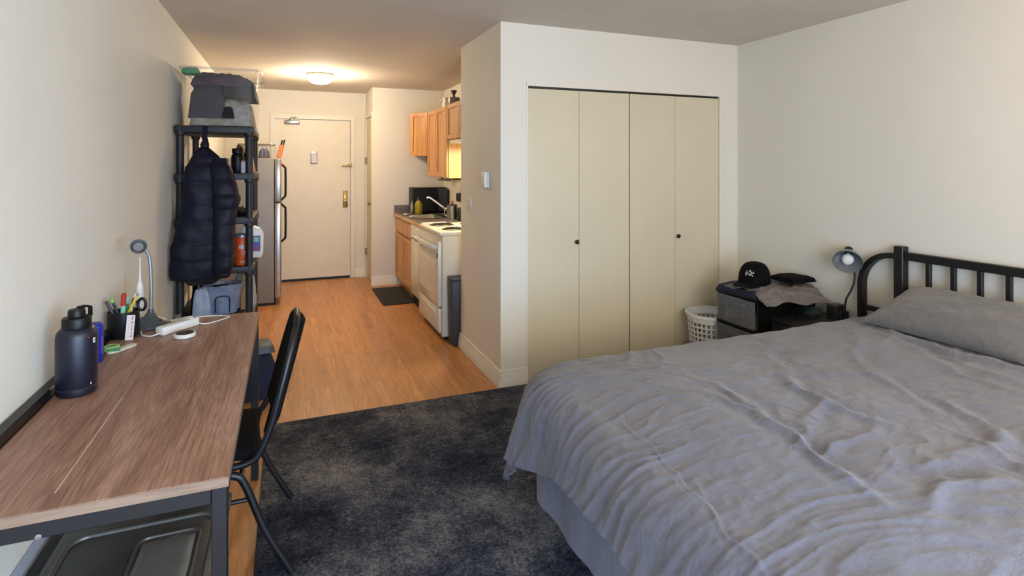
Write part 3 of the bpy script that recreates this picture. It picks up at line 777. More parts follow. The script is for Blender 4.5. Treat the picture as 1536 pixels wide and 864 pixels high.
# desk lamp
lp = thing('desk_lamp', 'dark grey gooseneck lamp with a bell base at the far wall corner of the desk', 'lamp', (-.547, 2.838, Z0))
MB().lathe([(0, 0), (.073, 0), (.076, .004), (.076, .012), (.068, .022), (.045, .035), (.026, .045), (.016, .058), (.011, .068), (.011, .075), (0, .075)], 44).build('base', 'lampgrey', lp)
neck = spline([(0, 0, .07), (0.002, 0, .15), (0, 0, .24), (-.004, -.002, .295), (-.012, -.006, .325), (-.026, -.012, .343), (-.04, -.018, .346)], 4)
MB().tube(neck, .0072, 12).build('neck', 'lampsilver', lp)
Lh = Matrix.Translation((-.042, -.020, .345)) @ Matrix.Rotation(math.radians(18), 4, 'Z') @ Matrix.Rotation(math.radians(62), 4, 'X')
MB().lathe([(.0, -.02), (.016, -.018), (.024, -.008), (.031, .008), (.033, .02), (.030, .02), (.027, .01), (.02, -.004), (.0, -.008)], 32, Lh, cap=False).build('head', 'lampsilver', lp)
MB().lathe([(0, .012), (.018, .013), (.022, .006), (.012, -.004), (0, -.004)], 24, Lh).build('lens', 'lampsilver', lp)
MB().lathe([(0, 0), (.009, 0), (.007, .006), (0, .007)], 16, c=(.04, -.03, .026)).build('switch', 'black_plastic', lp)

# toothbrush
tb_ = thing('electric_toothbrush', 'white electric toothbrush standing by the wall behind the desk lamp', 'toothbrush', (-.603, 2.918, Z0)); tb_.scale = (1.12, 1.12, 1.45)
MB().lathe([(0, 0), (.014, 0), (.0155, .01), (.0145, .06), (.013, .11), (.008, .125), (0, .127)], 20).build('handle', 'white', tb_)
MB().lathe([(0, .126), (.006, .126), (.0032, .15), (.0026, .185), (.003, .2), (0, .202)], 12).build('brush_head', 'white', tb_)

# power strip
ps = thing('power_strip', 'white power strip lying on the desk beside the round charger', 'power strip', (-.428, 2.735, Z0), math.radians(48)); ps.scale = (1.1, 1.1, 1.1)
MB().box(-.078, .078, -.02, .02, 0, .03, .004, 2).build('body', 'white', ps)
w = MB()
for x in (-.05, -.015, .02): w.box(x - .011, x + .011, -.011, .011, .0298, .0306)
w.build('socket', 'ceramic', ps)
MB().box(.045, .06, -.009, .009, .03, .034, .001, 1).build('switch', 'white', ps)
pk = thing('round_charger', 'flat round white charger with a brown top near the power strip', 'charger', (-.385, 2.615, Z0))
MB().lathe([(0, 0), (.037, 0), (.040, .003), (.040, .013), (.037, .016), (0, .016)], 40).build('case', 'white', pk)
MB().lathe([(0, .0163), (.033, .0163), (.032, .0175), (0, .0177)], 40).build('top_disc', 'bronze', pk)
def spline(pts, n=8):
    P = [Vector(p) for p in pts]; Pe = [2 * P[0] - P[1]] + P + [2 * P[-1] - P[-2]]; out = []
    for i in range(1, len(Pe) - 2):
        for k in range(n):
            u = k / n; p0, p1, p2, p3 = Pe[i - 1:i + 3]
            out.append(tuple(.5 * ((2 * p1) + (-p0 + p2) * u + (2 * p0 - 5 * p1 + 4 * p2 - p3) * u * u + (-p0 + 3 * p1 - 3 * p2 + p3) * u ** 3)))
    out.append(tuple(P[-1])); return out
zc = Z0 + .0035
o = MB().tube(spline([(-.379, 2.79, zc + .012), (-.33, 2.78, zc), (-.27, 2.83, zc), (-.245, 2.875, zc), (-.30, 2.91, zc), (-.37, 2.915, zc), (-.42, 2.90, zc)]), .0027, 8).build('white_cable', 'white')
tag(o, 'white cable looping from the power strip towards the far desk edge', 'cable')
o = MB().tube(spline([(-.477, 2.665, zc + .01), (-.51, 2.66, zc), (-.545, 2.685, zc), (-.558, 2.72, zc), (-.565, 2.76, zc)]), .0027, 8).build('white_cable', 'white')
tag(o, 'short white cable from the power strip to behind the pen cup', 'cable')
pts = []
for i in range(70):
    a = i * .5; r = .026 + .009 * math.sin(i * 1.7)
    pts.append((-.445 + r * 1.5 * math.cos(a) + .01 * math.sin(i * .31), 2.865 + r * .9 * math.sin(a), zc + .001 + .018 * abs(math.sin(i * .23)) * (i / 70)))
o = MB().tube(pts, .0022, 6).build('cable_bundle', 'white'); tag(o, 'tangled white cable bundle between desk lamp and power strip', 'cable')
o = MB().box(-.475, -.445, 2.89, 2.925, Z0, Z0 + .024, .004, 2).build('plug_adapter', 'lampgrey'); tag(o, 'small dark plug adapter beside the base of the desk lamp', 'adapter'); origin_to(o, (-.46, 2.905, Z0))

# ------------------------------------------------------------------ chair (faces the desk)
ch = thing('stacking_chair', 'black padded metal-frame chair pushed in at the desk', 'chair', (-.12, 2.42, 0))
w = MB(); w.pad(-.43, -.10, 2.22, 2.624, .428, .468, 22, .25, .02, 3, 1.0); w.build('seat', 'fabric_black', ch, True)
# back pad and frame follow a leaning curve
def backx(z): return -.075 + (z - .45) * .26
def back_pad():
    V = []; nz = 26; ny = 18
    rows = []
    for i in range(nz):
        q = i / (nz - 1); z = .50 + .375 * q
        hw = .20 - .085 * max(0, (q - .45) / .55) ** 2.2
        rows.append((z, hw))
    b = bmesh.new(); F = []; Bk = []
    for z, hw in rows:
        fr = []; bk = []
        for j in range(ny):
            u = -1 + 2 * j / (ny - 1)
            x = backx(z) + .03 * (1 - u * u); th = .04 * max(0, 1 - u ** 4) ** .5 * (1 if .5 < z < .874 else .4) + .003
            fr.append(b.verts.new((x - th / 2 - .012, 2.422 + u * hw, z))); bk.append(b.verts.new((x + th / 2 - .012, 2.422 + u * hw, z)))
        F.append(fr); Bk.append(bk)
    for i in range(nz - 1):
        for j in range(ny - 1):
            b.faces.new((F[i][j], F[i][j + 1], F[i + 1][j + 1], F[i + 1][j])); b.faces.new((Bk[i][j], Bk[i + 1][j], Bk[i + 1][j + 1], Bk[i][j + 1]))
        for j, s_ in ((0, 1), (ny - 1, -1)): b.faces.new((F[i][j], F[i + 1][j], Bk[i + 1][j], Bk[i][j]))
    for i in (0, nz - 1):
        for j in range(ny - 1): b.faces.new((F[i][j], F[i][j + 1], Bk[i][j + 1], Bk[i][j]))
    bmesh.ops.recalc_face_normals(b, faces=b.faces[:])
    m = MB(); m.merge(b); return m
back_pad().build('backrest', 'fabric_black', ch, True, ang=60)
fr = []
for s_ in (-1,):
    pass
left = [(-.40, 2.205, .418), (-.2, 2.205, .415), (-.12, 2.205, .425), (-.085, 2.206, .46), (backx(.55), 2.21, .55), (backx(.66), 2.215, .66), (backx(.76), 2.235, .76), (backx(.83), 2.27, .83), (backx(.87), 2.32, .87), (backx(.887), 2.38, .887)]
right = [(x, 4.844 - y, z) for x, y, z in left][::-1]
MB().tube(spline(left + right, 4), .0125, 12).build('back_frame', 'black_metal', ch, True)
for y, yb in ((2.19, 2.175), (2.654, 2.668)):
    pts = spline([(-.40, y, .395), (-.25, y, .402), (-.17, y, .392), (-.135, y, .35), (-.07, (y + yb) / 2, .18), (.018, yb, .0145)], 5)
    MB().tube(pts, .0135, 12).build('leg', 'black_metal', ch, True)
    MB().tube(spline([(-.40, y, .395), (-.42, y, .36), (-.425, y, .2), (-.43, y, .003)], 5), .0125, 12).build('leg', 'black_metal', ch, True)
w = MB(); w.tube([(-.15, 2.19, .375), (-.15, 2.654, .375)], .009, 10); w.tube([(-.40, 2.19, .38), (-.40, 2.654, .38)], .009, 10)
w.tube([(-.12, 2.19, .30), (-.425, 2.19, .30)], .008, 10); w.tube([(-.12, 2.654, .30), (-.425, 2.654, .30)], .008, 10)
w.build('stretcher', 'black_metal', ch, True)

# backpack beyond the desk
bp = thing('backpack', 'navy bag with dark top flap on the floor past the far end of the desk', 'bag', (-.2, 4.0, 0), .15)
MB().pad(-.16, .13, -.13, .12, 0, .30, 22, .3, .05, 5).build('body', 'fabric_navy', bp)
MB().pad(-.13, .12, -.12, .10, .285, .335, 16, .3, .08, 8).build('flap', 'grey_plastic', bp)
MB().pad(-.12, .06, -.15, -.10, .03, .2, 14, .3, .08, 11).build('front_pocket', 'fabric_navy', bp)
MB().lathe([(0, .0), (.04, .0), (.042, .03), (.035, .07), (0, .08)], 20, c=(-.05, -.03, .325)).build('bottle_top', 'grey_plastic', bp)
MB().tube(spline([(-.12, -.12, .25), (-.15, -.3, .12), (-.13, -.5, .015), (-.10, -.55, .012)]), .01, 8, sq=(.03, .006)).build('strap', 'fabric_navy', bp)

# ------------------------------------------------------------------ shelving unit
SX0, SX1, SY0, SY1 = -.648, -.237, 4.22, 4.90
su = thing('shelving_unit', 'tall black plastic shelving unit against the left wall', 'shelf', (-.44, 4.56, 0))
shelves = (.12, .47, .80, 1.13, 1.43, 1.745)
for x in (SX0, SX1):
    for y in (SY0, SY1):
        w = MB(); w.lathe([(0, 0), (.023, 0), (.023, shelves[-1] - .04), (0, shelves[-1] - .04)], 16, c=(x, y, 0))
        for z in shelves: w.lathe([(.02, z - .07), (.031, z - .06), (.031, z - .005), (.02, z)], 16, c=(x, y, 0))
        w.build('post', 'shelf_plastic', su, True)
for z in shelves:
    w = MB(); w.box(SX0 - .03, SX1 + .03, SY0 - .03, SY1 + .03, z - .045, z - .0, .006, 2)
    w.build('shelf_board', 'shelf_plastic', su, True)
TOP = 1.7455
# clear tote on top
ct = thing('clear_tote', 'clear plastic tote full of clothes on top of the shelving unit', 'storage bin', (-.41, 4.5, TOP))
def tub(x0, x1, y0, y1, z0, z1, taper, th=.004):
    cx, cy = (x0 + x1) / 2, (y0 + y1) / 2
    b = bmesh.new(); rings = []
    for z, k, off in ((z0, 1 - taper, 0), (z0 + .02, 1 - taper * .9, .0), (z1, 1, 0), (z1, 1, .012), (z1 - .012, 1, .014)):
        ring = rrect(cx - (cx - x0) * k - off, cx + (x1 - cx) * k + off, cy - (cy - y0) * k - off, cy + (y1 - cy) * k + off, z, .045)
        rings.append([b.verts.new(p) for p in ring])
    n = len(rings[0])
    for a, c in zip(rings, rings[1:]):
        for i in range(n): b.faces.new((a[i], a[(i + 1) % n], c[(i + 1) % n], c[i]))
    b.faces.new(rings[0][::-1])
    bmesh.ops.recalc_face_normals(b, faces=b.faces[:])
    m = MB(); m.merge(b); return m
tub(-.635, -.185, 4.20, 4.82, TOP, 2.125, .09).build('tub', 'clear', ct, True)
w = MB(); w.tube(rrect(-.652, -.168, 4.183, 4.837, 2.127, .055), .008, 8, closed=True); w.build('rim', 'clear_rim', ct, True)
w = MB(); w.tube([(-.155, 4.40, 2.12), (-.145, 4.42, 2.06), (-.145, 4.60, 2.06), (-.155, 4.62, 2.12)], .008, 8); w.build('handle', 'clear', ct, True)
def clothes(name, box, mat, label, seed, e=.25, noise=.12):
    m = MB().pad(*box, 26, e, noise, seed, 2.4); o = m.build(name, mat, ang=70); tag(o, label, 'clothes'); origin_to(o, ((box[0] + box[1]) / 2, (box[2] + box[3]) / 2, box[4])); return o
clothes('folded_clothes', (-.605, -.215, 4.25, 4.76, TOP + .006, 1.93), 'clothes_c', 'speckled beige blanket at the bottom of the clear tote', 1, .25, .3)
clothes('folded_clothes', (-.605, -.385, 4.24, 4.77, 1.80, 2.045), 'clothes_a', 'charcoal garment in the left of the clear tote', 4, .3, .2)
clothes('folded_clothes', (-.40, -.20, 4.225, 4.77, 1.955, 2.075), 'clothes_d', 'black garment in the upper right of the clear tote', 12, .3, .22)
clothes('folded_clothes', (-.40, -.33, 4.205, 4.25, 1.80, 1.875), 'clothes_d', 'dark bundled sock pressed against the front of the clear tote', 9, .6)
clothes('folded_clothes', (-.60, -.25, 4.235, 4.765, 2.02, 2.115), 'clothes_b', 'plum coloured garment on top inside the clear tote', 15, .3, .22)
clothes('green_cloth', (-.64, -.54, 4.20, 4.34, 2.09, 2.135), 'green', 'green cloth at the top left corner of the clear tote', 18, .4)

# jacket hanging at the front of the shelving unit
jk = thing('puffer_jacket', 'dark navy quilted puffer jacket hanging on the front of the shelving unit', 'jacket', (-.49, 4.05, .78))
def loft(rows, nu=56, quilt=.0, pitch=.1, seed=0, fold=None, amp=.004):
    """rows: (z, xl, xr, ycentre, thickness) closed elliptical loft"""
    zs = [r[0] for r in rows]; n = 110; out = []
    for i in range(n):
        z = zs[0] + (zs[-1] - zs[0]) * i / (n - 1)
        idx = np.interp(z, zs[::-1] if zs[0] > zs[-1] else zs, (range(len(zs))[::-1]) if zs[0] > zs[-1] else range(len(zs)))
        k = int(min(len(rows) - 2, math.floor(idx))); u = idx - k; u = u * u * (3 - 2 * u) if False else u
        r = [rows[k][c] * (1 - u) + rows[k + 1][c] * u for c in range(5)]
        _, xl, xr, yc, th = r
        for j in range(nu):
            a = 2 * PI * j / nu
            ca, sa = math.cos(a), math.sin(a)
            w_ = (xr - xl) / 2; x = (xl + xr) / 2 + w_ * math.copysign(abs(ca) ** .8, ca)
            qz = z + .018 * pn(x * 6 + seed, 1.5) + .25 * (x + .5) * .15
            puff = quilt * (abs(math.sin(PI * qz / pitch)) ** .5)
            y = yc + math.copysign(abs(sa) ** .75, sa) * (th / 2 + puff)
            if fold and sa < 0: y += .02 * math.exp(-((x - fold(z)) / .012) ** 2)
            y += amp * 2 * pn(x * 14 + seed, z * 10)
            x += (puff - quilt * .6) * .5 * ca
            out.append((x, y, z))
    m = MB(); m.grid([out[i * nu + j] for j in range(nu) for i in range(n)], nu, n, closed_u=True)
    bmesh.ops.holes_fill(m.bm, edges=m.bm.edges[:], sides=0)
    bmesh.ops.recalc_face_normals(m.bm, faces=m.bm.faces[:])
    return m
body = [(1.60, -.525, -.475, 4.15, .05), (1.585, -.54, -.46, 4.14, .07), (1.54, -.565, -.41, 4.12, .10), (1.47, -.60, -.38, 4.10, .12), (1.40, -.605, -.345, 4.08, .12), (1.2, -.62, -.32, 4.07, .13), (1.07, -.645, -.32, 4.06, .13), (.97, -.672, -.33, 4.05, .13), (.90, -.676, -.36, 4.05, .13), (.765, -.676, -.40, 4.05, .11)]
loft(body, 64, .014, .125, 2).build('body', 'jacket', jk, True, ang=80)
sl = [(1.53, -.44, -.36, 4.09, .08), (1.47, -.45, -.335, 4.05, .11), (1.36, -.44, -.30, 4.02, .14), (1.27, -.43, -.275, 4.0, .15), (1.17, -.43, -.30, 4.0, .14), (1.0, -.43, -.31, 3.99, .13), (.85, -.43, -.315, 3.985, .12), (.79, -.42, -.33, 3.985, .10), (.775, -.41, -.34, 3.985, .07)]
loft(sl, 40, .012, .10, 5).build('sleeve', 'jacket', jk, True, ang=80)
loft([(1.60, -.52, -.47, 4.135, .06), (1.62, -.52, -.47, 4.14, .06), (1.66, -.505, -.48, 4.15, .04)][::-1], 30, .004, .04, 7).build('collar', 'jacket', jk, True, ang=80)
loft([(.80, -.66, -.38, 4.07, .10), (.76, -.62, -.38, 4.07, .09), (.72, -.58, -.44, 4.07, .05)], 30, .0, .04, 8).build('lining', 'jacket_lining', jk, True, ang=80)
w = MB(); w.tube([(-.498, 4.185, 1.735), (-.498, 4.165, 1.70), (-.498, 4.145, 1.655)], .006, 6, sq=(.03, .02)); w.build('hanging_loop', 'jacket', jk, True)

# items on shelves
def S(z): return z + .0005
ob = thing('supplement_bottle', 'wide black bottle with ribbed lid on the upper shelf right of the jacket', 'bottle', (-.315, 4.32, S(1.43)))
MB().lathe([(0, 0), (.038, 0), (.042, .006), (.042, .11), (.036, .128), (.03, .135)], 32).build('body', 'black_plastic', ob)
MB().lathe([(.03, .135), (.037, .136), (.037, .165), (.034, .17), (0, .17)], 32).build('lid', 'black_plastic', ob)
ob = thing('small_jar', 'small whitish jar beside the black bottle on the upper shelf', 'jar', (-.268, 4.27, S(1.43)))
MB().lathe([(0, 0), (.024, 0), (.026, .004), (.026, .07), (.024, .074)], 28).build('body', 'sticker', ob)
MB().lathe([(.024, .074), (.026, .075), (.026, .085), (0, .086)], 28).build('lid', 'pink', ob)
ob = thing('black_vase', 'slim black bottle standing at the back of the upper shelf', 'bottle', (-.27, 4.62, S(1.43)))
MB().lathe([(0, 0), (.035, 0), (.042, .03), (.04, .1), (.02, .15), (.014, .19), (.02, .2), (0, .2)], 28).build('body', 'black_plastic', ob)
ob = MB().pad(-.36, -.29, 4.55, 4.75, S(1.43), 1.62, 16, .6, .2, 22).build('net_bag', 'beige'); tag(ob, 'tan net bag at the back of the upper shelf behind the bottles', 'bag'); origin_to(ob, (-.33, 4.65, S(1.43)))
ob = thing('snack_pouch', 'pink and brown pouch hanging past the right edge of the upper shelf', 'pouch', (-.232, 4.52, 1.4305))
Rt = Matrix.Translation((-.232, 4.52, 1.432)) @ Matrix.Rotation(math.radians(-9), 4, 'Y')
MB().pad(-.02, .02, -.09, .09, 0, .26, 14, .5, .08, 25, mat=Rt).build('pouch_body', 'pink', ob, True)
MB().pad(-.022, .022, -.08, .08, .0, .09, 12, .5, .08, 27, mat=Rt).build('pouch_label', 'red', ob, True)
ob = MB().pad(-.40, -.25, 4.25, 4.6, S(1.13), 1.175, 18, .4, .3, 29, 3).build('black_cloth', 'fabric_black'); tag(ob, 'crumpled black cloth on the shelf above the orange can', 'cloth'); origin_to(ob, (-.33, 4.4, S(1.13)))
ob = MB().pad(-.60, -.42, 4.3, 4.7, S(1.13), 1.24, 18, .4, .2, 32, 3).build('beige_box', 'beige'); tag(ob, 'tan bundle behind the jacket on the shelf above the orange can', 'bundle'); origin_to(ob, (-.5, 4.5, S(1.13)))
oc = thing('wipes_canister', 'orange cylindrical canister with grey lid on the shelf beside the jacket', 'canister', (-.287, 4.27, S(.80)))
MB().lathe([(0, 0), (.041, 0), (.043, .004), (.043, .185), (.04, .19)], 36).build('body', 'orange', oc)
MB().lathe([(.04, .19), (.043, .191), (.043, .205), (.036, .213), (0, .214)], 36).build('lid', 'lampsilver', oc)
curved_patch(.0434, -1.9, -1.2, .115, .14).build('label_band', 'heater', oc)
curved_patch(.0436, -1.15, -.8, .07, .10).build('label_badge', 'heater', oc)
curved_patch(.0436, -1.8, -.7, .02, .032).build('label_stripe', 'beige', oc)
dj = thing('detergent_jug', 'white detergent jug with a coloured label right of the orange canister', 'jug', (-.235, 4.58, S(.80)))
b = MB(); b.prism([(-.07, 0), (.06, 0), (.072, .03), (.075, .17), (.055, .215), (.02, .23), (-.03, .25), (-.06, .25), (-.075, .2), (-.078, .03)], 'Y', -.05, .05, .012); b.build('body', 'white', dj)
MB().lathe([(0, .25), (.02, .25), (.02, .28), (0, .28)], 20, c=(-.045, 0, 0)).build('cap', 'white', dj)
MB().box(.0, .055, -.0525, -.049, .05, .165, .001, 1).build('label', 'purple', dj)
MB().box(.01, .045, -.0535, -.0515, .12, .155, .001, 1).build('label_badge', 'mint', dj)
MB().box(.015, .04, -.0535, -.0515, .06, .08, .001, 1).build('label_badge', 'red', dj)
# trash bags hanging at the lower shelves
bb = thing('bag_lined_bin', 'open bin lined with a blue-grey plastic bag on the low shelf', 'bin', (-.42, 4.32, .4705))
def baggy(rt, rb, h, amp, seed, top_open=True):
    V = []; nu = 64; nz = 30
    for j in range(nu):
        a = 2 * PI * j / nu
        for i in range(nz):
            q = i / (nz - 1); r = rb + (rt - rb) * q ** .8
            r *= 1 + amp * (pn(3 * math.cos(a) + seed, 3 * math.sin(a) + q * 1.1) + .4 * pn(8 * math.cos(a) + seed, 8 * math.sin(a) + q * 2))
            V.append((r * 1.12 * math.cos(a), r * .8 * math.sin(a), h * q + (.01 * pn(3 * math.cos(a), 3 * math.sin(a) + seed) * q)))
    m = MB(); m.grid(V, nu, nz, closed_u=True); return m
baggy(.125, .085, .20, .10, 3).build('bag_liner', 'bag', bb, solid=.002, ang=80)
MB().lathe([(0, .178), (.112, .178), (.1, .16)], 24, Matrix.Scale(.8, 4, (0, 1, 0)), cap=False).build('mouth_shade', 'hole', bb)  # black disc painted in as the shade inside the open bag mouth
MB().tube(spline([(-.025, -.082, .02), (-.022, -.092, .11), (.0, -.098, .13), (.05, -.092, .128), (.062, -.085, .10), (.060, -.072, .02)]), .0035, 6).build('bag_handle', 'hole', bb)
MB().pad(-.16, -.045, -.12, -.065, .0, .19, 18, .4, .1, 40).build('bag_fold', 'bag2', bb)
ob = MB().pad(-.36, -.21, 4.42, 4.66, .4705, .73, 24, .7, .12, 33, 2).build('plastic_bag', 'bag2'); tag(ob, 'pale blue-grey knotted plastic bag at the back right of the low shelf', 'bag'); origin_to(ob, (-.26, 4.54, .4705))
ob = MB().pad(-.30, -.25, 4.36, 4.41, 0.4705, .752, 12, .6, .1, 34, 2).build('paper_roll', 'cream_bag'); tag(ob, 'tan paper tip poking up behind the blue-grey bags', 'paper'); origin_to(ob, (-.275, 4.38, .4705))
ob = MB().pad(-.60, -.53, 4.3, 4.6, .4705, .70, 18, .4, .15, 36, 2).build('dark_bundle', 'fabric_black'); tag(ob, 'dark bundle at the wall side of the low shelf', 'bundle'); origin_to(ob, (-.56, 4.45, .4705))

# ------------------------------------------------------------------ fridge
FY0, FY1, FZ = 6.45, 7.12, 1.555
fg = thing('refrigerator', 'stainless refrigerator with black curved handles beyond the shelving unit', 'refrigerator', (-.38, 6.78, 0))
MB().box(XL + .01, -.125, FY0, FY1, .03, FZ, .006, 2).build('cabinet', 'fridge_side', fg, True)
def fdoor(z0, z1, hz0, hz1):
    d = MB().box(-.119, -.055, FY0 + .0, FY1, z0, z1, .014, 3).build('door', 'fridge_door', fg, True)
    m = MB(); m.tube(spline([(-.056, FY0 + .07, hz0), (-.022, FY0 + .07, hz0 + .035), (-.012, FY0 + .07, hz0 + .07), (-.012, FY0 + .07, hz1 - .07), (-.022, FY0 + .07, hz1 - .035), (-.056, FY0 + .07, hz1)], 5), .012, 10)
    h = m.build('handle', 'black_plastic', d, True); return d
fdoor(1.09, FZ, 1.11, 1.50); fdoor(.07, 1.082, .66, 1.07)
MB().box(-.119, -.055, FY0 + .005, FY1 - .005, 1.082, 1.09).build('door_gasket', 'black_plastic', fg, True)
MB().box(XL + .02, -.11, FY0 + .01, FY1 - .01, 0, .06).build('toe_grille', 'black_plastic', fg, True)
ob = MB().lathe([(0, 0), (.018, 0), (.018, .012), (0, .014)], 16, Matrix.Translation((-.0545, FY0 + .04, 1.49)) @ Matrix.Rotation(PI / 2, 4, 'Y')).build('round_magnet', 'red'); tag(ob, 'round red magnet near the top of the refrigerator door', 'magnet')
# on top of fridge
cb = thing('plastic_organizer', 'clear plastic container with odds and ends on top of the refrigerator', 'container', (-.27, 6.66, FZ + .0005))
tub(-.46, -.13, 6.50, 6.85, FZ + .001, FZ + .15, .08).build('tub', 'clear', cb, True, solid=.003)
w = MB(); w.tube(rrect(-.472, -.118, 6.488, 6.862, FZ + .151, .055), .006, 8, closed=True); w.build('rim', 'pot_grey', cb, True)
w = MB()
for k in range(9): w.tube([(-.45 + k * .042, 6.497, FZ + .01), (-.45 + k * .042, 6.492, FZ + .13)], .0035, 6)
w.build('ribs', 'pot_grey', cb, True)
ob = MB().pad(-.28, -.17, 6.55, 6.7, FZ + .006, FZ + .10, 16, .4, .2, 50).build('grey_pouch', 'clothes_a'); tag(ob, 'dark grey pouch inside the clear container on the refrigerator', 'pouch')
ob = MB().pad(-.44, -.29, 6.55, 6.8, FZ + .006, FZ + .12, 16, .4, .2, 52).build('tan_packet', 'beige'); tag(ob, 'tan packet inside the clear container on the refrigerator', 'packet')
kb = thing('knife_block', 'orange-brown knife block leaning with black handles on the refrigerator', 'knife block', (-.085, 6.72, FZ + .0005))
Rk = Matrix.Rotation(math.radians(14), 4, 'Y')
MB().box(-.024, .024, -.05, .05, .008, .155, .004, 1, Rk).build('block', 'knife_wood', kb)
for q, (x, y) in enumerate(((-.011, -.03), (.011, -.03), (-.011, .02), (.011, .02))):
    MB().box(x - .008, x + .008, y - .01, y + .01, .155, .21 + .01 * (q % 2), .003, 1, Rk).build('knife_handle', 'black_plastic', kb)

# ------------------------------------------------------------------ kitchen
def cab_front(root, x, y0, y1, z0, z1, name='door', knob=None, t=.019, frame=.05):
    """shaker door on plane x facing -X"""
    b = MB(); b.box(x - t * .45, x, y0 + .002, y1 - .002, z0 + .002, z1 - .002)
    f = frame
    b.box(x - t, x - t * .4, y0 + .002, y0 + f, z0 + .002, z1 - .002, .002, 1); b.box(x - t, x - t * .4, y1 - f, y1 - .002, z0 + .002, z1 - .002, .002, 1)
    b.box(x - t, x - t * .4, y0 + f, y1 - f, z0 + .002, z0 + f, .002, 1); b.box(x - t, x - t * .4, y0 + f, y1 - f, z1 - f, z1 - .002, .002, 1)
    return b.build(name, 'oak', root, True)
XF = 1.27
bc = thing('base_cabinet', 'oak base cabinet with two doors and two small drawers under the sink', 'cabinet', (1.57, 6.52, 0))
MB().box(XF + .001, XK - .003, 6.02, YK - .02, .1, .858, .001, 1).build('carcass', 'oak', bc, True)
MB().box(XF + .06, XK - .01, 6.02, YK - .02, 0, .099).build('toe_kick', 'oak', bc, True)
for a, b_ in ((6.03, 6.51), (6.53, 6.99)):
    cab_front(bc, XF, a, b_, .12, .66)
    MB().box(XF - .019, XF, a + .003, b_ - .003, .68, .84, .003, 1).build('drawer', 'oak', bc, True)
dw = thing('dishwasher', 'cream dishwasher between the oak cabinet and the stove', 'dishwasher', (1.57, 5.72, 0))
MB().box(XF + .002, XK - .003, 5.405, 6.01, .0, .857, .003, 1).build('cabinet', 'white_enamel', dw, True)
d = MB().box(XF - .028, XF, 5.41, 6.005, .12, .70, .006, 2).build('door', 'white_enamel', dw, True)
MB().box(XF - .034, XF - .004, 5.41, 6.005, .712, .855, .006, 2).build('control_panel', 'white_enamel', dw, True)
MB().box(XF - .05, XF - .032, 5.55, 5.85, .73, .75, .005, 2).build('handle', 'white', dw, True)
MB().box(XF + .0, XF + .06, 5.41, 6.005, .0, .11).build('toe_kick', 'black_plastic', dw, True)
# countertop with sink opening
cz0, cz1 = .858, .897
sx0, sx1, sy0, sy1 = 1.33, 1.66, 6.08, 6.62
w = MB()
for a in ((1.235, sx0, 5.40, YK - .002), (sx1, XK - .002, 5.40, YK - .002), (sx0, sx1, 5.40, sy0), (sx0, sx1, sy1, YK - .002)): w.box(a[0], a[1], a[2], a[3], cz0, cz1)
w.box(XK - .022, XK - .002, 5.40, YK - .002, cz1, cz1 + .09); w.box(1.24, XK - .022, YK - .022, YK - .002, cz1, cz1 + .09)
ob = w.build('countertop', 'counter'); tag(ob, 'speckled grey-brown laminate worktop with low backsplash', 'countertop'); origin_to(ob, (1.57, 6.2, cz0))
MB().box(1.231, 1.2348, 5.40, YK - .002, cz0 + .001, cz1 - .001).build('edge_strip', 'oak_side', ob, True)
sk = thing('kitchen_sink', 'stainless sink set in the laminate worktop', 'sink', (1.54, 6.49, cz1))
b = bmesh.new(); rings = []
for k_, z, r in ((.022, cz1 + .004, .05), (-.0, cz1 + .003, .05), (-.012, cz1 - .002, .05), (-.03, .76, .06), (-.05, .745, .06)):
    rings.append([b.verts.new(p) for p in rrect(sx0 - k_, sx1 + k_, sy0 - k_, sy1 + k_, z, r)])
for a, c in zip(rings, rings[1:]):
    n = len(a)
    for i in range(n): b.faces.new((a[i], a[(i + 1) % n], c[(i + 1) % n], c[i]))
b.faces.new(rings[-1]); m = MB(); m.merge(b); m.build('basin', 'steel', sk, True)
fc = thing('faucet', 'chrome kitchen faucet with long angled spout over the sink', 'faucet', (1.745, 6.32, cz1))
MB().lathe([(0, 0), (.03, 0), (.028, .02), (.02, .05), (.016, .06), (0, .06)], 24).build('base', 'chrome', fc)
MB().tube(spline([(0, 0, .05), (-.06, .015, .10), (-.15, .04, .17), (-.215, .055, .215), (-.24, .06, .205)]), .013, 12).build('spout', 'chrome', fc)
MB().tube([(0, 0, .06), (.0, -.02, .1), (-.01, -.03, .14)], [.01, .009, .006], 10).build('lever', 'chrome', fc)
# stove
SY_0, SY_1, XS = 4.60, 5.37, 1.215
st = thing('stove', 'cream electric coil range at the near end of the kitchen counter', 'stove', (1.55, 4.98, 0))
MB().box(XS + .002, XK - .01, SY_0, SY_1, .035, .885, .004, 1).build('body', 'white_enamel', st, True)
w = MB(); w.box(XS - .02, XK - .012, SY_0 - .004, SY_1 + .004, .885, .918, .009, 3); w.build('cooktop', 'white_enamel', st, True)
d = MB().box(XS - .034, XS, SY_0 + .005, SY_1 - .005, .29, .84, .008, 2).build('oven_door', 'white_enamel', st, True)
MB().box(XS - .037, XS - .033, SY_0 + .1, SY_1 - .1, .36, .66, .002, 1).build('door_window', 'white_enamel', d, True)
MB().tube(spline([(XS - .034, SY_0 + .04, .79), (XS - .07, SY_0 + .09, .795), (XS - .078, SY_0 + .25, .797), (XS - .078, SY_1 - .25, .797), (XS - .07, SY_1 - .09, .795), (XS - .034, SY_1 - .04, .79)], 4), .012, 10, sq=(.018, .03)).build('handle', 'white', d, True)
MB().box(XS - .03, XS, SY_0 + .005, SY_1 - .005, .075, .275, .008, 2).build('drawer', 'white_enamel', st, True)
MB().box(XS - .042, XS - .02, SY_0 + .12, SY_1 - .12, .215, .24, .006, 2).build('drawer_lip', 'white_enamel', st, True)
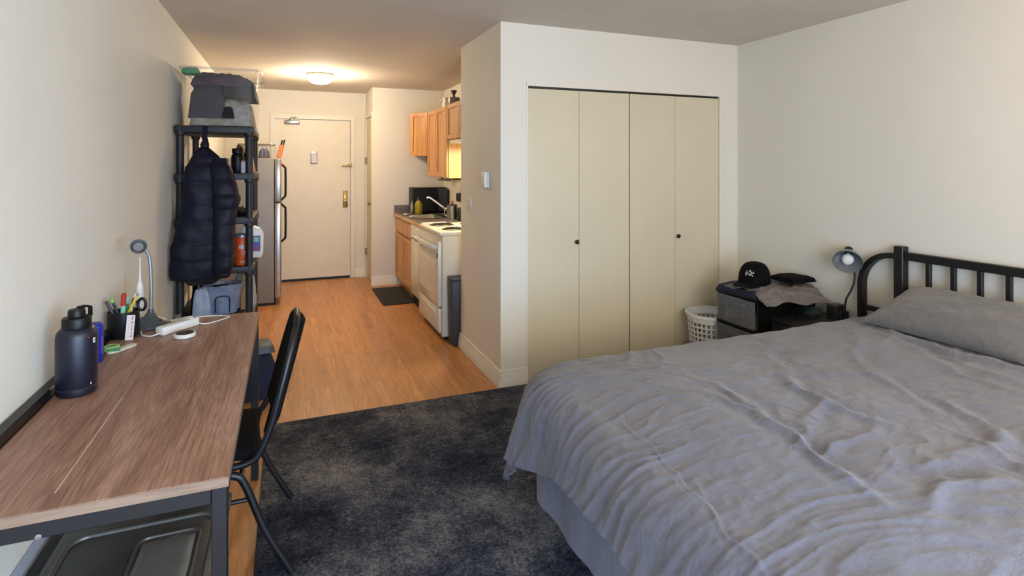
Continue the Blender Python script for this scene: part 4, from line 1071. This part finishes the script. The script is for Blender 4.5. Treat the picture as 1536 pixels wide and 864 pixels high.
MB().box(XS - .036, XS - .033, SY_0 + .018, SY_0 + .05, .70, .735, .002, 1).build('door_badge', 'black_plastic', st, True)
MB().box(XK - .09, XK - .01, SY_0, SY_1, .918, 1.08, .01, 2).build('backguard', 'white_enamel', st, True)
w = MB(); w.box(XS + .03, XK - .05, SY_0 + .03, SY_1 - .03, 0, .035); w.build('foot_base', 'black_plastic', st, True)
for (x, y, r) in ((1.36, 4.80, .075), (1.36, 5.17, .095), (1.64, 4.80, .095), (1.64, 5.17, .075)):
    MB().lathe([(r + .022, .9185), (r + .02, .9235), (r + .008, .9205), (r * .5, .9165), (0.001, .9165)], 32, c=(x, y, 0), cap=False).build('drip_pan', 'drip', st, True)
    pts = []
    for i in range(100):
        a = i * .2; rr = .018 + (r - .018) * i / 99; pts.append((x + rr * math.cos(a), y + rr * math.sin(a), .929))
    MB().tube(pts, .005, 6).build('coil_burner', 'burner', st, True)
# counter objects
mw = thing('microwave', 'black microwave at the far corner of the counter', 'microwave', (1.635, 6.875, cz1 + .0005))
MB().box(-.215, .215, -.125, .125, .012, .31, .006, 2).build('body', 'black_plastic', mw)
MB().box(-.212, .09, -.137, -.125, .02, .302, .004, 1).build('door', 'black_plastic', mw)
MB().box(.095, .212, -.137, -.125, .02, .302, .004, 1).build('control_panel', 'grey_plastic', mw)
MB().box(.065, .08, -.160, -.147, .05, .27, .003, 1).build('handle', 'black_plastic', mw)
for x in (-.18, .18):
    for y in (-.1, .1): MB().lathe([(0, 0), (.012, 0), (.012, .012), (0, .012)], 10, c=(x, y, 0)).build('foot', 'black_plastic', mw)
ob = thing('oil_bottle', 'yellow bottle with dark cap by the sink in front of the microwave', 'bottle', (1.475, 6.69, cz1))
MB().lathe([(0, 0), (.042, 0), (.045, .006), (.045, .12), (.03, .15), (.016, .165)], 28).build('body', 'oil', ob)
MB().lathe([(.016, .165), (.018, .166), (.018, .20), (0, .202)], 20).build('cap', 'grey_plastic', ob)
ob = thing('dish_soap', 'small pale soap bottle left of the yellow bottle', 'bottle', (1.40, 6.72, cz1))
MB().lathe([(0, 0), (.022, 0), (.024, .004), (.022, .1), (.01, .13), (.008, .15), (0, .152)], 20).build('body', 'lampsilver', ob)
ob = thing('stock_pot', 'tall stainless pot with dark lid on the counter next to the stove', 'pot', (1.67, 5.90, cz1)); ob.scale = (.66, .66, 1)
MB().lathe([(0, 0), (.085, 0), (.09, .006), (.09, .14), (.092, .145), (.088, .147)], 36).build('body', 'steel', ob)
MB().lathe([(.088, .147), (.08, .158), (.02, .168), (0, .168)], 36).build('lid', 'grey_plastic', ob)
MB().lathe([(0, .168), (.012, .168), (.018, .19), (.01, .2), (0, .2)], 18).build('lid_knob', 'knife_wood', ob)
MB().tube(spline([(-.09, 0, .12), (-.125, 0, .11), (-.125, 0, .05), (-.09, 0, .04)]), .007, 8).build('handle', 'steel', ob)
ob = thing('coffee_maker', 'dark coffee maker tucked behind the stainless pot', 'coffee maker', (1.765, 5.72, cz1))
w = MB(); w.box(-.08, .09, -.09, .09, 0, .03, .006); w.box(.02, .09, -.09, .09, .03, .27, .006); w.box(-.08, .09, -.09, .09, .2, .29, .008); w.build('body', 'black_plastic', ob)
MB().lathe([(0, .031), (.05, .031), (.058, .06), (.05, .12), (.04, .14), (0, .14)], 24, c=(-.03, 0, 0)).build('carafe', 'glass_green', ob)
MB().lathe([(0, .29), (.02, .29), (.024, .33), (0, .34)], 18, c=(-.03, 0, 0)).build('funnel', 'steel', ob)
ob = MB().box(1.27, 1.52, 5.43, 5.64, cz1 + .0005, cz1 + .004, .001, 1).build('paper_sheet', 'white'); tag(ob, 'white paper lying on the counter beside the stove', 'paper'); origin_to(ob, (1.4, 5.53, cz1))
ob = MB().lathe([(0, 0), (.02, 0), (.03, .012), (.028, .02), (0, .016)], 18, c=(1.285, 6.50, cz1 + .0045)).build('sponge_dish', 'ceramic'); tag(ob, 'small white dish on the near rim of the sink', 'dish')
ob = MB().lathe([(0, 0), (.02, 0), (.03, .012), (.028, .02), (0, .016)], 18, c=(1.285, 6.2, cz1 + .0045)).build('sponge_dish', 'ceramic'); tag(ob, 'small white dish at the stove end of the sink rim', 'dish')
# upper cabinets
XU = 1.5
uc = thing('wall_cabinet', 'short oak wall cabinet over the sink with its door ajar', 'cabinet', (1.69, 6.64, 1.59))
MB().box(XU + .001, XK - .003, 6.262, YK - .004, 1.60, 2.09, .001, 1).build('carcass', 'oak_side', uc, True)
# open door: local transform
dl = .27; hinge = Vector((XU - .004, 6.275, 0)); ang = math.radians(33)
mm = Matrix.Translation(hinge) @ Matrix.Rotation(ang, 4, 'Z') @ Matrix.Translation(-Vector((XU, 6.262, 0)))
b = MB(); f = .045; y0, y1, z0, z1 = 6.262, 6.262 + dl, 1.592, 2.085
for bx in ((XU - .009, XU, y0, y1, z0, z1), (XU - .019, XU - .008, y0, y0 + f, z0, z1), (XU - .019, XU - .008, y1 - f, y1, z0, z1), (XU - .019, XU - .008, y0 + f, y1 - f, z0, z0 + f), (XU - .019, XU - .008, y0 + f, y1 - f, z1 - f, z1)):
    b.box(*bx, mat=mm)
b.build('door', 'oak', uc, True)
cab_front(uc, XU, 6.262 + .39, YK - .01, 1.605, 2.085, frame=.045)
u2 = thing('wall_cabinet', 'tall oak wall cabinet with two narrow doors in the middle of the run', 'cabinet', (1.69, 5.84, 1.36))
MB().box(XU + .001, XK - .003, 5.432, 6.258, 1.355, 2.09, .001, 1).build('carcass', 'oak_side', u2, True)
cab_front(u2, XU, 5.87, 6.25, 1.36, 2.085, frame=.05); cab_front(u2, XU, 5.44, 5.86, 1.36, 2.085, frame=.05)
u3 = thing('wall_cabinet', 'short oak wall cabinet above the lit stove hood', 'cabinet', (1.69, 5.0, 1.74))
MB().box(XU + .001, XK - .003, 4.58, 5.428, 1.735, 2.09, .001, 1).build('carcass', 'oak_side', u3, True)
cab_front(u3, XU, 5.01, 5.42, 1.74, 2.085, frame=.045); cab_front(u3, XU, 4.59, 5.0, 1.74, 2.085, frame=.045)
hd = thing('range_hood', 'slim cream hood with a glowing lamp under the short cabinet', 'range hood', (1.69, 5.0, 1.64))
w = MB(); w.box(1.505, XK - .003, 4.60, 5.41, 1.70, 1.733, .004, 1); w.build('shell', 'white_enamel', hd, True)
MB().box(1.58, 1.73, 4.88, 5.12, 1.69, 1.6995).build('lamp_lens', simple('hood_lens', 'fff0d0', .3, emit='ffd890', es=6), hd, True)
ob = MB().box(1.56, 1.80, 5.55, 6.1, 1.315, 1.335, .004, 1).build('undershelf_rack', 'pot_grey'); 
w = MB(); w.box(1.58, 1.6, 5.6, 5.62, 1.335, 1.3545); w.box(1.76, 1.78, 5.6, 5.62, 1.335, 1.3545); w.box(1.58, 1.6, 6.03, 6.05, 1.335, 1.3545); w.box(1.76, 1.78, 6.03, 6.05, 1.335, 1.3545)
tag(ob, 'grey rack fixed under the tall oak wall cabinet', 'rack'); origin_to(ob, (1.68, 5.8, 1.315)); w.build('bracket', 'pot_grey', ob, True)
# items on top of the cabinets
ZT = 2.0905
ob = thing('pitcher', 'white ceramic pitcher with a spout on top of the oak cabinets', 'pitcher', (1.63, 5.95, ZT))
MB().lathe([(0, 0), (.055, 0), (.06, .01), (.055, .07), (.05, .1), (.06, .13), (.056, .13), (.046, .1), (0, .095)], 28).build('body', 'ceramic', ob)
MB().tube([(-.05, .02, .1), (-.075, .03, .125), (-.085, .035, .13)], [.016, .014, .008], 10).build('spout', 'ceramic', ob)
MB().tube(spline([(.05, -.02, .11), (.085, -.03, .1), (.08, -.03, .05), (.055, -.02, .03)]), .007, 8).build('handle', 'ceramic', ob)
ob = thing('lidded_pot', 'grey pewter pot holding a flared wooden tool on top of the cabinets', 'pot', (1.62, 5.66, ZT))
MB().lathe([(0, 0), (.06, 0), (.065, .01), (.065, .095), (.06, .1), (0, .1)], 30).build('body', 'pot_grey', ob)
MB().lathe([(0, .1), (.012, .1), (.014, .13), (.03, .16), (.034, .175), (0, .172)], 20, c=(.0, .0, 0)).build('flared_knob', 'darkwood', ob)
ob = thing('white_bottle', 'slim white bottle at the partition end of the cabinet tops', 'bottle', (1.62, 5.12, ZT))
MB().lathe([(0, 0), (.03, 0), (.032, .006), (.032, .09), (.014, .12), (.012, .14), (0, .14)], 24).build('body', 'white', ob)
MB().lathe([(0, .14), (.014, .14), (.014, .155), (0, .156)], 18).build('cap', 'darkwood', ob)
# bin and mat
tc_ = thing('slim_trash_can', 'slim dark grey trash can between stove and partition wall', 'trash can', (1.4, 4.5, 0))
b = bmesh.new(); bmesh.ops.create_cube(b, size=1)
for vv in b.verts:
    k = .95 if vv.co.z < 0 else 1
    vv.co = Vector((1.425 + vv.co.x * .35 * k, 4.502 + vv.co.y * .14 * k, .2675 + vv.co.z * .535))
bmesh.ops.bevel(b, geom=b.edges[:], offset=.012, segments=3, profile=.5, affect='EDGES')
m = MB(); m.merge(b); m.build('bin_body', 'grey_plastic', tc_, True)
MB().box(1.248, 1.602, 4.43, 4.574, .535, .555, .008, 2).build('lid', 'grey_plastic', tc_, True)
ob = MB().box(.945, 1.30, 5.99, 6.85, .0005, .012, .004, 2).build('kitchen_mat', 'mat'); tag(ob, 'black rubber mat on the floor in front of the sink cabinet', 'mat'); origin_to(ob, (1.12, 6.4, 0))

# partition fixtures
th = thing('thermostat', 'small white thermostat with dark display on the partition wall', 'thermostat', (XP, 3.79, 1.38))
MB().box(XP - .012, XP, 3.715, 3.86, 1.325, 1.435, .004, 2).build('back_plate', 'white', th, True)
MB().box(XP - .034, XP - .012, 3.72, 3.80, 1.325, 1.435, .005, 2).build('housing', 'white', th, True)
MB().box(XP - .0135, XP - .0118, 3.815, 3.85, 1.37, 1.415, .001, 1).build('display', 'grey_plastic', th, True)
sw = thing('light_switch', 'double white light switch plate low on the partition wall', 'switch', (XP, 4.16, 1.19))
MB().box(XP - .006, XP - .0005, 4.10, 4.22, 1.13, 1.25, .002, 2).build('plate', 'trim', sw, True)
for y in (4.125, 4.175): MB().box(XP - .010, XP - .006, y, y + .022, 1.165, 1.215, .0015, 1).build('rocker', 'trim', sw, True)

# ceiling light
cl = thing('ceiling_light', 'round frosted ceiling light glowing in front of the entry door', 'ceiling light', (.325, 6.2, H))
MB().lathe([(0, -.0005), (.125, -.0005), (.13, -.01), (.13, -.028), (.12, -.03), (0, -.03)], 40).build('base', 'white', cl)
MB().lathe([(.118, -.03), (.122, -.045), (.112, -.07), (.085, -.092), (.04, -.103), (0, -.105)], 40, cap=False).build('diffuser', 'dome', cl)

# ------------------------------------------------------------------ bedside
# laundry basket
lb = thing('laundry_basket', 'white laundry basket with square holes between closet and drawer tower', 'laundry basket', (2.90, 3.285, .0))
def basket():
    nu = 90; h = .395; rt, rb = .172, .135
    b = bmesh.new(); rings = []
    zs = [0, .02]; holes = []
    for k in range(9): holes.append(len(zs)); zs += [.033 + k * .036 + .013 - .013, .033 + k * .036 + .025]
    zs = sorted(set(round(z, 4) for z in zs)); zs += [h - .04, h - .02, h]
    holes = [i for i, z in enumerate(zs) if any(abs(z - (.033 + k * .036)) < 1e-4 for k in range(9))]
    for z in zs:
        r = rb + (rt - rb) * z / h
        rings.append([b.verts.new((r * math.cos(2 * PI * j / nu), r * math.sin(2 * PI * j / nu), z)) for j in range(nu)])
    for i, (a, c) in enumerate(zip(rings, rings[1:])):
        for j in range(nu):
            if not (i in holes and j % 3 != 0): b.faces.new((a[j], a[(j + 1) % nu], c[(j + 1) % nu], c[j]))
    b.faces.new(rings[0][::-1])
    m = MB(); m.merge(b); return m
o = basket().build('shell', 'white', lb, solid=.003, ang=60)
MB().tube([(.175 * math.cos(a), .175 * math.sin(a), .395) for a in np.linspace(0, 2 * PI, 49)[:-1]], .008, 8, sq=(.014, .02), closed=True).build('rim', 'white', lb)
o = MB().pad(2.80, 3.0, 3.19, 3.38, .008, .2, 18, .4, .1, 61).build('laundry_pile', 'clothes_c'); tag(o, 'tan laundry at the bottom of the white basket', 'clothes'); origin_to(o, (2.9, 3.285, .008))

# drawer tower
TX0, TX1, TY0, TY1, TZ = 2.79, 3.30, 2.735, 3.10, .628
dt = thing('drawer_tower', 'plastic drawer tower with smoky drawers and black frame by the closet', 'drawers', (3.04, 2.92, 0))
w = MB(); w.box(TX0, TX1, TY0, TY0 + .012, 0, TZ - .02, .003, 1); w.box(TX0, TX1, TY1 - .012, TY1, 0, TZ - .02, .003, 1); w.box(TX1 - .012, TX1, TY0 + .012, TY1 - .012, 0, TZ - .02)
w.build('side_frame', 'black_plastic', dt, True)
MB().box(TX0 - .01, TX1, TY0 - .008, TY1 + .008, TZ - .022, TZ, .008, 2).build('top_panel', 'black_plastic', dt, True)
for z in (.0, .2, .4): 
    MB().box(TX0 - .005, TX1 - .02, TY0 + .013, TY1 - .013, z + .003, z + .018, .003, 1).build('divider', 'black_plastic', dt, True)
    d = MB().box(TX0 - .012, TX0 - .006, TY0 + .014, TY1 - .014, z + .022, z + (.2 if z < .4 else .205) - .003, .003, 1).build('drawer', 'frost', dt, True)
    w = MB(); w.tube([(TX0 - .016, TY0 + .1, z + .16), (TX0 - .016, TY0 + .115, z + .06), (TX0 - .016, TY1 - .115, z + .06), (TX0 - .016, TY1 - .1, z + .16)], .006, 8, sq=(.018, .008))
    w.box(TX0 - .022, TX0 - .010, TY0 + .09, TY1 - .09, z + .15, z + .175, .004, 2)
    w.build('drawer_handle', 'frost', d, True)
for k, (z, mt, lb_) in enumerate(((.42, 'clothes_c', 'tan contents showing through the top smoky drawer'), (.22, 'lampsilver', 'grey contents showing through the second smoky drawer'))):
    o = MB().pad(TX0 + .005, TX1 - .05, TY0 + .03, TY1 - .03, z, z + .09, 18, .4, .35, 70 + k, 3).build('drawer_contents', mt); tag(o, lb_, 'clothes', kind='stuff'); origin_to(o, (3.0, 2.9, z))

# clothes on the tower: navy then grey draped jacket
def drape(name, mat, label, cx, cy, lx, ly, ztop, drops, seed, th=.012, rz=0, wr=.008):
    n = 60; V = []
    for i in range(n):
        for j in range(n):
            a = -1 + 2 * i / (n - 1); c = -1 + 2 * j / (n - 1)
            k = 1 + .08 * pn(a * 1.3 + seed, c * 1.3)
            x = cx + a * lx / 2 * k; y = cy + c * ly / 2 * k
            z = ztop + wr * (pn(a * 2.5 + seed, c * 2.5) + .6 * (max(0, 1 - 2.4 * abs(pn(a * 2 + seed, c * 5 + 2))) ** 2))
            # fall over tower edges
            ox = max(0, TX0 - .012 - x); oy = max(0, TY0 - .012 - y); 
            fall = math.hypot(ox, oy)
            if fall > 0:
                R_ = .02; z -= min(fall, R_) * .5 + max(0, fall - R_) * drops
                if oy > 0: y = TY0 - .012 - min(oy, R_) - max(0, oy - R_) * (.25 if drops > .7 else .8)
                if ox > 0: x = TX0 - .012 - min(ox, R_) - max(0, ox - R_) * .3
            V.append((x, y, z))
    m = MB().grid(V, n, n); o = m.build(name, mat, ang=80, solid=th); return o
o = MB().pad(TX0 - .02, TX0 + .42, TY0 - .008, TY1 + .01, TZ + .001, TZ + .038, 30, .12, .12, 80).build('folded_trousers', 'fabric_navy'); tag(o, 'flat navy garment folded on top of the drawer tower', 'clothes'); origin_to(o, (3.0, 2.9, TZ))
def grey_garment():
    """grey garment: top layer on the navy one, near side sags off the tower over the nightstand"""
    n = 64; V = []
    for i in range(n):
        for j in range(n):
            a = i / (n - 1); c = j / (n - 1)          # a along X (front to wall), c along Y (near to far)
            x = 2.785 + .50 * a + .02 * pn(c * 3, 4.4)
            y = 2.60 + .42 * c + .03 * pn(a * 3, 8.8) + (.05 * (1 - a) * (1 - c))
            z = TZ + .048 + .012 * pn(a * 3 + 2, c * 3) + .014 * max(0, 1 - 2.6 * abs(pn(a * 2.2, c * 4 + 2))) ** 2
            over = max(0, (TY0 + .02) - y)
            z -= over * .45 + max(0, over - .09) * .3
            z -= .02 * max(0, (.2 - a) / .2) ** 2
            V.append((x, y, z))
    return MB().grid(V, n, n)
o = grey_garment().build('grey_garment', 'fabric_grey', ang=80, solid=.012); tag(o, 'grey garment draped on the drawer tower and sagging toward the nightstand', 'clothes'); origin_to(o, (3.0, 2.8, TZ + .05))
o = MB().pad(3.08, 3.30, 2.72, 2.93, TZ + .076, TZ + .108, 20, .25, .1, 84).build('black_beanie', 'fabric_black'); tag(o, 'folded black cloth on the grey garment right of the cap', 'clothes'); origin_to(o, (3.19, 2.82, TZ + .076))
# cap
HC = TZ + .066
cp = thing('baseball_cap', 'black baseball cap with small white embroidery on the folded clothes', 'cap', (2.955, 2.925, HC - .006), math.radians(203))
cp.scale = (1.2, 1.2, 1.2)
n1, n2 = 40, 16; V = []
for i in range(n1):
    a = 2 * PI * i / n1
    for j in range(n2):
        q = j / (n2 - 1); th_ = q * PI / 2
        rr = math.cos(th_) ** .62; zz = .115 * math.sin(th_) ** .9
        fx = 1 + .06 * max(0, math.cos(a)) * (1 - q)
        V.append((.088 * rr * math.cos(a) * fx * 1.1, .078 * rr * math.sin(a) * 1.08, zz))
m = MB(); m.grid(V, n1, n2, closed_u=True); m.build('crown', 'fabric_black', cp, ang=70, solid=.003)
V = []
for i in range(24):
    u = -1 + 2 * i / 23
    for j in range(10):
        q = j / 9
        a = u * 1.18; r0 = .09; ext = .095 * q * (1 - u ** 4) ** .5 
        V.append((r0 * math.cos(a) * 1.05 + ext, .083 * math.sin(a) * (1 + .04 * q), .004 + .0 - .012 * q + .012 * (1 - u * u) * q))
m = MB(); m.grid(V, 24, 10); m.build('brim', 'fabric_black', cp, ang=70, solid=.003)
MB().lathe([(0, .112), (.007, .112), (.006, .118), (0, .12)], 12).build('button', 'fabric_black', cp)
w = MB()
def on_crown(a, z, off=.0015):
    q = 1 - (1 - z / .115); th_ = math.asin(min(1, (z / .115) ** (1 / .9))); rr = math.cos(th_) ** .62; fx = 1 + .06 * max(0, math.cos(a)) * (1 - z / .115)
    return Vector(((.088 * rr * fx * 1.1 + off) * math.cos(a), (.078 * rr * 1.08 + off) * math.sin(a), z))
for s_ in ([(-.30, .060), (-.22, .066), (-.14, .064)], [(-.26, .072), (-.18, .074)], [(-.05, .072), (.0, .079), (.06, .076), (.10, .068), (.06, .055), (.0, .052), (-.05, .058), (-.05, .066)], [(-.28, .052), (-.2, .054), (-.16, .062)], [(.12, .066), (.2, .064), (.28, .066)], [(.12, .056), (.18, .052), (.2, .048)], [(.22, .072), (.27, .070)]):
    pts = [on_crown(a + .12, z) for a, z in s_]
    w.tube([tuple(p) for p in pts], .0018, 6)
w.build('embroidery', 'white', cp)

# nightstand
ns = thing('nightstand', 'low black nightstand between drawer tower and bed', 'nightstand', (3.11, 2.58, 0))
NX0, NX1, NY0, NY1, NZ = 2.89, 3.32, 2.44, 2.725, .507
MB().box(NX0 + .01, NX1, NY0, NY1, .03, NZ - .018, .002, 1).build('carcass', 'nightstand', ns, True)
MB().box(NX0, NX1, NY0 - .006, NY1 + .003, NZ - .018, NZ, .003, 1).build('top', 'nightstand', ns, True)
for z in (.05, .27):
    d = MB().box(NX0 - .004, NX0 + .01, NY0 + .004, NY1 - .004, z, z + .205, .003, 1).build('drawer', 'nightstand', ns, True)
    MB().lathe([(0, 0), (.012, 0), (.012, .014), (0, .016)], 16, Matrix.Translation((NX0 - .004, (NY0 + NY1) / 2, z + .13)) @ Ry).build('knob', 'black_metal', d, True)
MB().box(NX0 + .02, NX1 - .01, NY0 + .01, NY1 - .01, 0, .03).build('plinth', 'nightstand', ns, True)
ob = thing('desk_organizer', 'black box organizer on the nightstand next to the glass case', 'organizer', (3.25, 2.56, NZ))
w = MB(); w.box(-.035, .05, -.04, .03, .0005, .085, .004, 1); w.box(-.03, .045, -.07, -.04, .0005, .055, .003, 1); w.build('box_body', 'nightstand', ob)
MB().box(-.03, .045, -.035, .025, .085, .090, .002, 1).build('box_lid', 'grey_plastic', ob)
ob = thing('glass_case', 'greenish clear case lying on the nightstand in front of the black organizer', 'case', (3.18, 2.64, NZ))
MB().box(-.075, .03, -.03, .04, .0005, .062, .006, 2).build('case_shell', 'glass_green', ob)
MB().box(-.072, .027, -.027, .037, .02, .024, .001, 1).build('inner_tray', 'lampsilver', ob)
o = MB().pad(3.05, 3.20, 2.665, 2.72, NZ + .001, NZ + .075, 14, .4, .2, 88).build('dark_case', 'fabric_black'); tag(o, 'small dark soft case tucked under the sagging grey garment', 'case'); origin_to(o, (3.12, 2.69, NZ))
# clip lamp
bl = thing('bedside_lamp', 'small gooseneck lamp with silver bowl shade on the nightstand', 'lamp', (3.235, 2.474, NZ))
MB().lathe([(0, .0005), (.038, .0005), (.04, .006), (.03, .014), (.008, .02), (0, .02)], 28).build('base', 'black_metal', bl)
neck = spline([(0, 0, .018), (.0, .0, .08), (.004, -.006, .14), (.03, -.02, .20), (.045, -.03, .26), (.05, -.025, .33), (.045, -.005, .385)])
MB().tube(neck, .0065, 10).build('neck', 'black_metal', bl)
dirv = Vector((-.62, -.42, -.38)).normalized()
Lh = Matrix.Translation((.03, .0, .422)) @ dirv.to_track_quat('Z', 'Y').to_matrix().to_4x4() @ Matrix.Scale(1.1, 4)
MB().lathe([(.020, .0), (.032, .012), (.052, .032), (.067, .055), (.075, .08), (.0735, .0805), (.065, .056), (.05, .034), (.03, .014), (.018, .002)], 40, Lh, cap=False).build('shade', 'lampsilver', bl)
MB().lathe([(0, -.05), (.018, -.05), (.021, -.045), (.021, .002), (0, .002)], 24, Lh).build('socket', 'black_plastic', bl)
MB().lathe([(.012, .005), (.014, .02), (.03, .045), (.031, .06), (.022, .075), (0, .08)], 28, Lh, cap=False).build('bulb', 'bulb', bl)

# ------------------------------------------------------------------ lights
def area(name, loc, rot, sx, sy, power, color):
    l = bpy.data.lights.new(name, 'AREA'); l.shape = 'RECTANGLE'; l.size = sx; l.size_y = sy; l.energy = power; l.color = color
    o = bpy.data.objects.new(name, l); COL.objects.link(o); o.location = loc; o.rotation_euler = rot; return o
area('window_daylight', (.95, YB - .01, 1.68), (PI / 2, 0, 0), 2.4, .85, 52, (1.0, .945, .86))
area('window_daylight_low', (.45, YB - .01, .78), (PI / 2, 0, -.2), 1.6, .85, 60, (.36, .60, 1.0))
o = area('cool_wall_fill', (2.1, YB - .01, 1.0), (0, 0, 0), .9, 1.3, 22, (.36, .66, 1.0)); o.data.spread = 1.9  # added fill lamp, cools the left wall; not a second window
o.rotation_euler = Vector((-1, .85, -.2)).to_track_quat('-Z', 'Y').to_euler()
l = bpy.data.lights.new('ceiling_bulb', 'POINT'); l.energy = 44; l.color = (1, .82, .60); l.shadow_soft_size = .1
o = bpy.data.objects.new('ceiling_bulb', l); COL.objects.link(o); o.location = (.325, 6.2, H - .16)
area('hood_bulb', (1.66, 5.0, 1.66), (0, 0, 0), .15, .24, 12, (1, .82, .55))
l = bpy.data.lights.new('warm_bed_fill', 'POINT'); l.energy = 20; l.color = (1, .78, .56); l.shadow_soft_size = .3  # added warm fill for bed head and right wall, no fixture there
o = bpy.data.objects.new('warm_bed_fill', l); COL.objects.link(o); o.location = (2.75, .35, H - .4)
wd = bpy.data.worlds.new('sky'); bpy.context.scene.world = wd; wd.use_nodes = True
wd.node_tree.nodes['Background'].inputs[0].default_value = (.7, .82, 1, 1); wd.node_tree.nodes['Background'].inputs[1].default_value = 1.0

# ------------------------------------------------------------------ camera
cam = bpy.data.cameras.new('camera'); co = bpy.data.objects.new('camera', cam); COL.objects.link(co)
co.location = (0, 0, 1.483); co.rotation_euler = (PI / 2, 0, -math.radians(21.895))
cam.sensor_width = 36; cam.lens = 841 / 1536 * 36; cam.shift_y = -184 / 1536; cam.clip_start = .05
sc_ = bpy.context.scene; sc_.camera = co
sc_.view_settings.view_transform = 'Standard'; sc_.view_settings.look = 'None'; sc_.view_settings.exposure = .45; sc_.view_settings.gamma = 1
